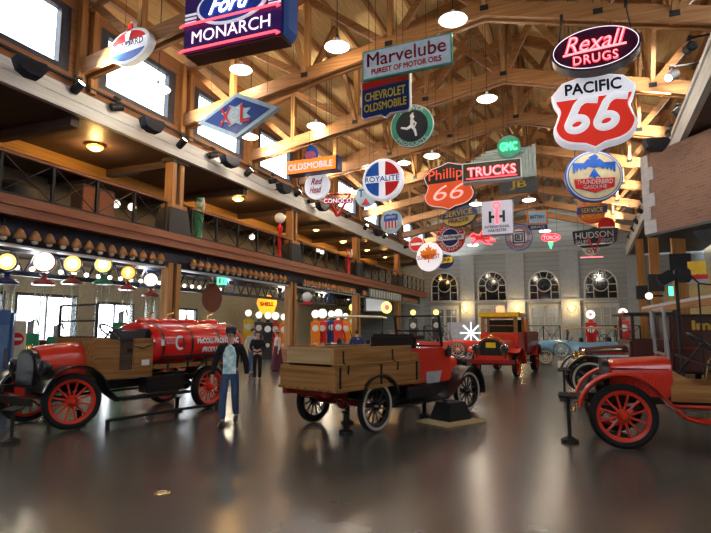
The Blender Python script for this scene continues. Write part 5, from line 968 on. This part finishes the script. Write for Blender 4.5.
def clock_pump(px, py, Y, rp, bodym, globem, where, grp='low pumps beyond the second column', h=None, label='gasoline pump'):
    g = onY(px, py, Y); D = (g-EYEP).dot(FW); r = .88*rp*D/FPX; H = g.z-r-.06; ang = math.atan2(-g.x, g.y)
    t = thing('gas_pump', f'{label} with lit globe, {where}', 'gas pump', (g.x, g.y, 0), ang, grp)
    part('cabinet', MB().loft([[Vector((x*w, y*d, z)) for x, y in ((-1, -1), (1, -1), (1, 1), (-1, 1))] for z, w, d in ((0, .30, .24), (.1, .30, .24), (.14, .27, .21), (H*.55, .25, .2), (H*.6, .28, .22), (H*.93, .28, .22), (H*.94, .12, .12), (H, .09, .09))]), M[bodym], t); part('dial', MB().lathe([(.19, -.235), (.17, -.25), (.01, -.25)], (0, 0, H*.76), 20, 'y'), M['white'], t); part('badge', MB().lathe([(.12, -.235), (.01, -.245)], (0, 0, H*.34), 16, 'y'), M['cream'], t)
    part('globe', MB().lathe([(.005, -.12), (r*.8, -.11), (r, -.06), (r, .06), (r*.8, .11), (.005, .12)], n=24, axis='y'), M[globem], t, (0, 0, g.z)); part('hose', MB().tube([(.29, -.05, H*.7), (.4, -.08, H*.5), (.38, -.08, H*.2), (.31, -.06, H*.5)], .025, 8), M['rubber'], t)
for a in ((248.5, 313, 28, 3.6, 'yellow', 'globe', 'yellow one at the left of the row'), (259, 315, 29.5, 3.6, 'dkgrey', 'globe', 'second from the left of the row'), (268, 315.5, 27.5, 3.8, 'black', 'globe', 'black one under the yellow round sign'), (275.5, 316, 30, 4.2, 'red', 'globe', 'red one right of the black pump'), (284, 317, 28.5, 3.6, 'orange', 'globe', 'orange one left of the wooden column'),
          (315.5, 314, 28.5, 4.4, 'orange', 'globe', 'bright orange one right of the column'), (322.5, 313.5, 29.5, 5.2, 'red', 'globe', 'red one with largest globe right of the column'), (331.5, 314, 30.5, 3.8, 'blue', 'globe', 'blue one right of the column'), (338.5, 313, 29, 4.4, 'red', 'globe', 'red one beside the blue pump'), (345.5, 316, 30, 3.2, 'orange', 'globe', 'small orange one left of the cream roof'), (352.5, 307.5, 34, 4, 'yellow', 'globey', 'tall yellow one above the cream roof'),
          (413, 312.5, 34, 3.1, 'dkgrey', 'globey', 'left of two yellow globes over the pickup windscreen'), (436, 312.5, 36, 3.1, 'dkgrey', 'globey', 'right of two yellow globes over the pickup windscreen')): clock_pump(*a)
for px, py, wh in ((590.5, 314.5, 'white globe with red centre, above the blue car roof'), (623, 312.5, 'white globe with red centre, above the maroon van hood')):
    clock_pump(px, py, 33, 4.8, 'signred', 'globe', wh, 'red pumps by the back right wall'); g = onY(px, py, 32.84); o_ = bpy.data.objects
    q = [o for o in COL.objects if o.name.startswith('globe') and o.parent][-1]; part('red_centre', MB().lathe([(.09, -.135), (.01, -.14)], n=16, axis='y'), M['neonred'], q)
# round yellow sign and white globe post by the second column
p = onY(267, 304.5, 30); ds = 10*(p-EYEP).dot(FW)/FPX; t = thing('round_sign', 'large round lit yellow sign above the low pumps', 'sign', p, R(30)); part('disc', MB().prism(smooth([(-.55, -.9), (.55, -.9), (.8, -.4), (1, .15), (.75, .7), (0, .95), (-.75, .7), (-1, .15), (-.8, -.4)], 4) and [(x*ds, z*ds) for x, z in smooth([(-.55, -.9), (.55, -.9), (.8, -.4), (1, .15), (.75, .7), (0, .95), (-.75, .7), (-1, .15), (-.8, -.4)], 4)], .14), mat('lit amber plastic', (.9, .42, .03), emit=.9, ecol=(1, .42, .02)), t); text(t, 'SHELL', M['signred'], ds*1.4, ds*.42, (0, .05*ds), -.07, bold=.04); part('hanging_wire', MB().cyl((0, 0, ds*.8), (0, 0, 4.5-p.z), .015, n=6), M['steel'], t)
p = onX(307, 297, AX+.45); t = thing('wall_globe', 'white globe on red bracket fixed to the second wooden column', 'lamp', p, R(30)); part('globe', MB().sphere((0, 0, 0), .26), mat('pearl globe', (.75, .76, .8), .2), t); part('bracket', MB().lathe([(.1, -.42), (.24, -.36), (.24, -.3), (.12, -.24)], n=16).cyl((-.35, 0, -.36), (0, 0, -.36), .05, n=8), M['signred'], t)
for px, py, X in ((135, 293, AX+.4), (211, 297, AX-1.2)): # round dark red hanging discs
    pass
t = thing('hanging_disc', 'dark red round disc hanging right of the first wooden column', 'sign', onX(212, 298, -14.5), R(40)); part('disc', MB().prism(circle(.42, .62), .08), mat('rust enamel', (.20, .06, .03), .4), t); part('hanging_wire', MB().cyl((0, 0, .5), (0, 0, 1.58-.0), .015, n=6), M['steel'], t)
t = thing('exit_sign', 'small lit green panel hanging under the mezzanine beam', 'sign', onX(222, 281, -14.0), R(40)); part('case', MB().box((0, .03, 0), (.46, .1, .36), bev=.02), M['dkgrey'], t); part('face', MB().box((0, -.025, 0), (.42, .02, .32)), M['exitgreen'], t); part('running_pictogram', MB().box((.06, -.04, -.02), (.05, .01, .16), ry=R(20)).sphere((.03, -.04, .1), .035, (1, .3, 1), 8).box((-.1, -.04, 0), (.1, .01, .24)), M['white'], t)
t = thing('exit_sign', 'small lit green panel under the right soffit', 'sign', onY(674, 291, 26), R(0)); part('case', MB().box((0, .03, 0), (.44, .1, .44)), M['dkgrey'], t); part('hanging_wire', MB().cyl((0, .03, .2), (0, .03, 4.6), .012, n=6), M['matblack'], t); part('face', MB().box((0, -.025, 0), (.40, .02, .40)), M['exitgreen'], t)

# ------------------------------------------------------------------ things at the far left
p = ground(4, 8.2); p = onD(-3, 330, 11.5); t = thing('drink_cooler', 'tall pale blue upright cooler at the left frame edge', 'cooler', (p.x, p.y, 0), R(50)); part('body', MB().box((0, 0, 1.06), (.62, .6, 2.1), bev=.06), mat('cooler blue', (.05, .11, .26), .3), t); part('door', MB().box((0, -.31, 1.0), (.5, .03, 1.6), bev=.01), mat('cooler door', (.10, .18, .34), .3), t); part('handle', MB().cyl((.2, -.35, .9), (.2, -.35, 1.3), .02, n=8), M['chrome'], t)
p = onD(17, 336, 12.4); t = thing('sign_board', 'cream upright sign board with red disc beside the blue cooler', 'sign', (p.x, p.y, 0), R(48)); part('board', MB().box((0, 0, 1.05), (.36, .06, 1.7), bev=.02), M['cream'], t); part('foot', MB().box((0, 0, .1), (.4, .3, .2)), M['matblack'], t); part('red_disc', MB().ring((0, -.05, 1.48), .02, .145, .03), M['signred'], t); part('white_band', MB().box((0, -.07, 1.48), (.22, .02, .06)), M['paper'], t)
for px, d, hh, wh in ((30, 14, 1.6, 'behind the tanker hood'), (56, 15, 1.5, 'between the red and yellow pumps'), (120, 16, 1.9, 'behind the tanker tank front')):
    p = onD(px, 335, d); t = thing('display_cabinet', f'dark green oil cabinet {wh}', 'cabinet', (p.x, p.y, 0), R(45), 'green oil cabinets'); part('body', MB().box((0, 0, hh/2), (.42, .35, hh), bev=.03), M['green'], t); part('pump_head', MB().cyl((0, 0, hh), (0, 0, hh+.3), .08).tube([(0, 0, hh+.3), (.15, -.1, hh+.35), (.2, -.15, hh+.2)], .025), M['steel'], t)

# ------------------------------------------------------------------ on the mezzanine
z0 = 4.87
def balcony_pump(px, X, where):
    g = onX(px, 215, X); t = thing('gas_pump', f'slim red pump with white globe on the balcony {where}', 'gas pump', (X, g.y, z0), R(40)); part('post', MB().lathe([(.2, 0), (.2, .1), (.1, .2), (.08, 1.5), (.14, 1.6), (.14, 1.75), (.05, 1.8), (.05, 1.95)], n=14), M['signred'], t); part('globe', MB().sphere((0, 0, 2.18), .26), M['white'], t)
balcony_pump(280, AX-.27, 'left of the second boot column')
for px, py, mm, wh in ((199, 207, 'green', 'green figurine standing on the balcony edge by the first boot column'), (348, 264, 'signred', 'small red and white figurine on the balcony near the third column')):
    g = onX(px, py, AX-.4); t = thing('figurine', wh, 'figurine', (g.x, g.y, z0)); part('body', MB().lathe([(.22, 0), (.22, .15), (.14, .3), (.17, .95), (.2, 1.3), (.09, 1.45), (.06, 1.5)], n=12), M[mm], t); part('head', MB().sphere((0, 0, 1.62), .14), M['cream'], t); part('arm', MB().tube([(.18, 0, 1.3), (.32, -.1, 1.5), (.3, -.15, 1.8)], .05), M['white'], t); part('hat', MB().lathe([(.2, 1.70), (.12, 1.73), (.1, 1.85), (.01, 1.86)], n=12), M[mm], t)
g = onX(93, 200, -17.0); t = thing('wardrobe', 'brown wooden cabinet behind the balcony railing', 'cabinet', (g.x, g.y, z0), R(90)); part('carcass', MB().box((0, 0, 1.1), (1.5, .6, 2.2), bev=.02), M['darkwood'], t)
for s in (-1, 1): d = part('door', MB().box((s*.37, -.31, 1.1), (.70, .03, 2.0)), M['redfir'], t); part('knob', MB().sphere((s*.06, -.34, 1.1), .03), M['brass'], d)
for k, (px, py) in enumerate(((116, 204), (132, 207), (252, 237), (322, 252), (318, 250))):
    g = onX(px, py, -17.5); t = thing('globe_lamp', 'lit white globe lamp on the mezzanine '+('left of the first boot column', 'just left of the first boot column', 'before the second boot column', 'right of the second boot column', 'close by the second boot column')[k], 'lamp', g, 0, 'globe lamps on the mezzanine'); part('globe', MB().sphere((0, 0, 0), .17), M['globe'], t); part('rod', MB().cyl((0, 0, .15), (0, 0, 7.77-g.z), .015, n=6), M['brass'], t)
g = onX(14, 188, -15.5); t = thing('display_cart', 'dark covered display object behind the balcony railing at left', 'display', (g.x, g.y, z0)); part('cover', MB().lathe([(.8, 0), (.85, .5), (.7, 1.0), (.3, 1.25), (.01, 1.28)], n=18), M['matblack'], t)

# ------------------------------------------------------------------ by the back wall
def iron_fence(px0, px1, Y, label):
    a, b = ground(px0, Y), ground(px1, Y); W = (b-a).length; t = thing('iron_fence', label, 'fence', a, math.atan2(b.y-a.y, b.x-a.x), 'iron fences along the back wall'); n = max(2, round(W/1.5)); Hh = 1.9
    part('top_rail', MB().box((W/2, 0, Hh), (W, .06, .06)), M['matblack'], t); part('bottom_rail', MB().box((W/2, 0, .2), (W, .06, .06)), M['matblack'], t)
    for k in range(n+1): part('post', MB().box((W*k/n, 0, Hh/2), (.08, .08, Hh)), M['matblack'], t)
    for k in range(n):
        x0, x1 = W*k/n, W*(k+1)/n; part('cross_bar', MB().beam((x0, 0, .2), (x1, 0, Hh), .035, .035).beam((x0, 0, Hh), (x1, 0, .2), .035, .035).tube([Vector(((x0+x1)/2+.28*math.cos(a_), 0, Hh*.55+.28*math.sin(a_))) for a_ in (2*PI*j/14 for j in range(15))], .02, 6), M['matblack'], t)
iron_fence(424, 474, 40, 'black iron fence left of the fire truck'); iron_fence(527, 560, 40, 'black iron fence with crossed bars behind the blue car'); iron_fence(592, 640, 40, 'black iron fence behind the maroon van')
p = ground(462, 34); t = thing('crate', 'large grey panelled crate left of the white star lamp', 'crate', p, R(18)); part('body', MB().box((0, 0, 1.05), (1.75, 1.0, 2.1), bev=.03), M['grey'], t); part('batten', MB().box((0, -.52, 1.05), (1.75, .04, .1)).box((-.8, -.52, 1.05), (.1, .04, 2.1)).box((.8, -.52, 1.05), (.1, .04, 2.1)), M['steel'], t)
p = onY(471, 333, 31.5); t = thing('star_lamp', 'glowing white starburst lamp left of the fire truck, before the grey crate', 'lamp', (p.x, p.y, 0), R(12)); part('post', MB().cyl((0, .1, 0), (0, .1, p.z), .05).cyl((0, .1, 0), (0, .1, .05), .3), M['steel'], t)
for k in range(4): part('ray', MB().beam((-.62*math.cos(k*PI/4), 0, p.z-.62*math.sin(k*PI/4)), (.62*math.cos(k*PI/4), 0, p.z+.62*math.sin(k*PI/4)), .06, .08), M['neonwhite'], t)
# left arcade far end: shop sign and lit screen
t = thing('poster_board', 'lit pale poster board under the mezzanine beyond the third column', 'board', onX(377, 305, AX-1.0), R(60)); part('frame', MB().box((0, 0, 0), (2.4, .1, 1.1)), M['dkgrey'], t); part('face', MB().box((0, -.06, 0), (2.2, .02, .9)), mat('lit poster', (.6, .62, .66), emit=.3, ecol=(.7, .75, .85)), t); part('hanging_wire', MB().cyl((0, 0, .5), (0, 0, 1.6), .02, n=6), M['steel'], t)
t = thing('slat_board', 'pale slatted board hanging beneath the far end of the mezzanine', 'board', onX(386, 295.5, AX+.10), R(90)); part('frame', MB().box((0, 0, 0), (7.2, .08, .62)), mat('slat backing', (.10, .13, .12), .6), t)
for k in range(13): part('slat', MB().box((-3.2+k*.53, -.06, 0), (.30, .05, .5)), mat('pale green slats', (.50, .56, .50), .5), t)
t = thing('round_sign', 'small round sign with orange centre left of the yellow globes', 'sign', onX(386.5, 307.5, AX+.2), R(50)); part('disc', MB().prism(circle(.42), .1), M['globey'], t); part('centre', MB().prism(circle(.2), .03, -.06), M['neonred'], t); part('hanging_wire', MB().cyl((0, 0, .4), (0, 0, 1.1), .02, n=6), M['steel'], t)

# ------------------------------------------------------------------ right side
a, b = onD(645, 311, 18.5), onD(713, 300.5, 12.8); d = b-a; t = thing('awning', 'wood-edged awning roof beneath the black box spotlights at right', 'awning', a, math.atan2(d.y, d.x)); W = d.xy.length; dz = d.z
part('roof_slab', MB().loft([[Vector((x, y, z+dz*x/W)) for y, z in ((0, .06), (.7, .06), (.7, .16), (0, .16))] for x in (-.4, W+1)]), M['grey'], t); part('edge_board', MB().loft([[Vector((x, y, z+dz*x/W)) for y, z in ((-.06, -.10), (.04, -.10), (.04, .07), (-.06, .07))] for x in (-.2, W+1)]), M['firx'], t)
for x in (.2, 1.5): part('awning_post', MB().box((x, .5, -a.z/2+dz*x/W/2), (.16, .16, a.z+dz*x/W)), M['darkwood'], t)
bp = onD(677, 290, 12.3); bz = onD(677, 285, 12.3).z
t = thing('stage_spotlight', 'pair of black box spotlights on a pole at right, above the red hood', 'spotlight', (bp.x, bp.y, 0), R(0)); part('pole', MB().cyl((0, 0, 0), (0, 0, bz+.1), .04, n=10).cyl((0, 0, 0), (0, 0, .06), .3), M['matblack'], t)
part('lamp_box', MB().box((.12, 0, bz+.21), (.32, .28, .30), bev=.03), M['matblack'], t); part('tilted_box', MB().box((-.22, -.08, bz+.16), (.34, .28, .26), ry=R(-28), bev=.03), M['matblack'], t); part('cable', MB().tube([(.28, 0, bz+.2), (.45, 0, bz+.02), (.8, 0, bz-.03), (1.6, 0, bz)], .018), M['rubber'], t)
g = onD(697, 272, 12.5); t = thing('banner', 'yellow and red striped banner panel at the right edge', 'banner', (g.x, g.y, g.z), R(-20)); part('yellow_panel', MB().box((0, 0, .1), (.36, .04, .30)), M['yellow'], t); part('red_stripe', MB().box((0, 0, -.12), (.42, .045, .1)), M['signred'], t); part('grey_stripe', MB().box((0, 0, -.22), (.42, .045, .1)), M['grey'], t); part('pole', MB().cyl((0, .05, -g.z), (0, .05, .25), .02, n=8), M['matblack'], t); part('foot', MB().cyl((0, .05, -g.z), (0, .05, -g.z+.04), .2), M['matblack'], t)
g = onY(649, 296, 30); t = thing('wall_lamp', 'round white lamp on the right column boot', 'lamp', g); part('globe', MB().sphere((0, 0, 0), .17), M['globe'], t); part('bracket', MB().cyl((.15, 0, 0), (.6, 0, 0), .05, n=8), M['matblack'], t)
struct('wall_shop_right', MB().box((6.4, 36, 2.4), (.2, 24, 4.8)), mat('shop wall ochre', (.42, .33, .16), .7))
def stanch(px, py, h, label):
    p = onZ(px, py); t = thing('barrier_stand', label, 'stand', p, 0, 'floor stands by the red truck'); part('base', MB().lathe([(.13, 0), (.13, .04), (.07, .07), (.03, .09), (.01, .1)], n=16), M['matblack'], t); part('post', MB().cyl((0, 0, .05), (0, 0, h), .028, n=10), M['matblack'], t); part('plate', MB().box((0, 0, h), (.28, .2, .035), ry=R(0), rx=R(14), bev=.01), M['matblack'], t)
stanch(570, 442, .70, 'black post stand with tilted plate, in front of the bright red truck'); stanch(565, 400, .72, 'black post stand with tilted plate, by the maroon van wheel'); stanch(11, 443, .50, 'black post stand in front of the tanker truck bumper')
t = thing('floor_outlet', 'round brass floor outlet cover in the left foreground', 'outlet', onZ(162, 493)); part('cover', MB().lathe([(.085, 0), (.085, .008), (.06, .012), (.01, .012)], n=24), M['brass'], t); part('inner_ring', MB().ring((0, 0, .012), .035, .05, .006, 'z', 24), M['white'], t)
p = onD(285, 352, 26.5); solo('bench', MB().box((0, 0, .42), (2.2, .5, .08), bev=.02).box((-.9, 0, .2), (.1, .45, .4)).box((.9, 0, .2), (.1, .45, .4)).box((0, .22, .7), (2.2, .06, .45)), M['redfir'], 'brown wooden bench at the foot of the second column behind the pickup', 'bench', (AX+.75, 23.4, 0), R(80))
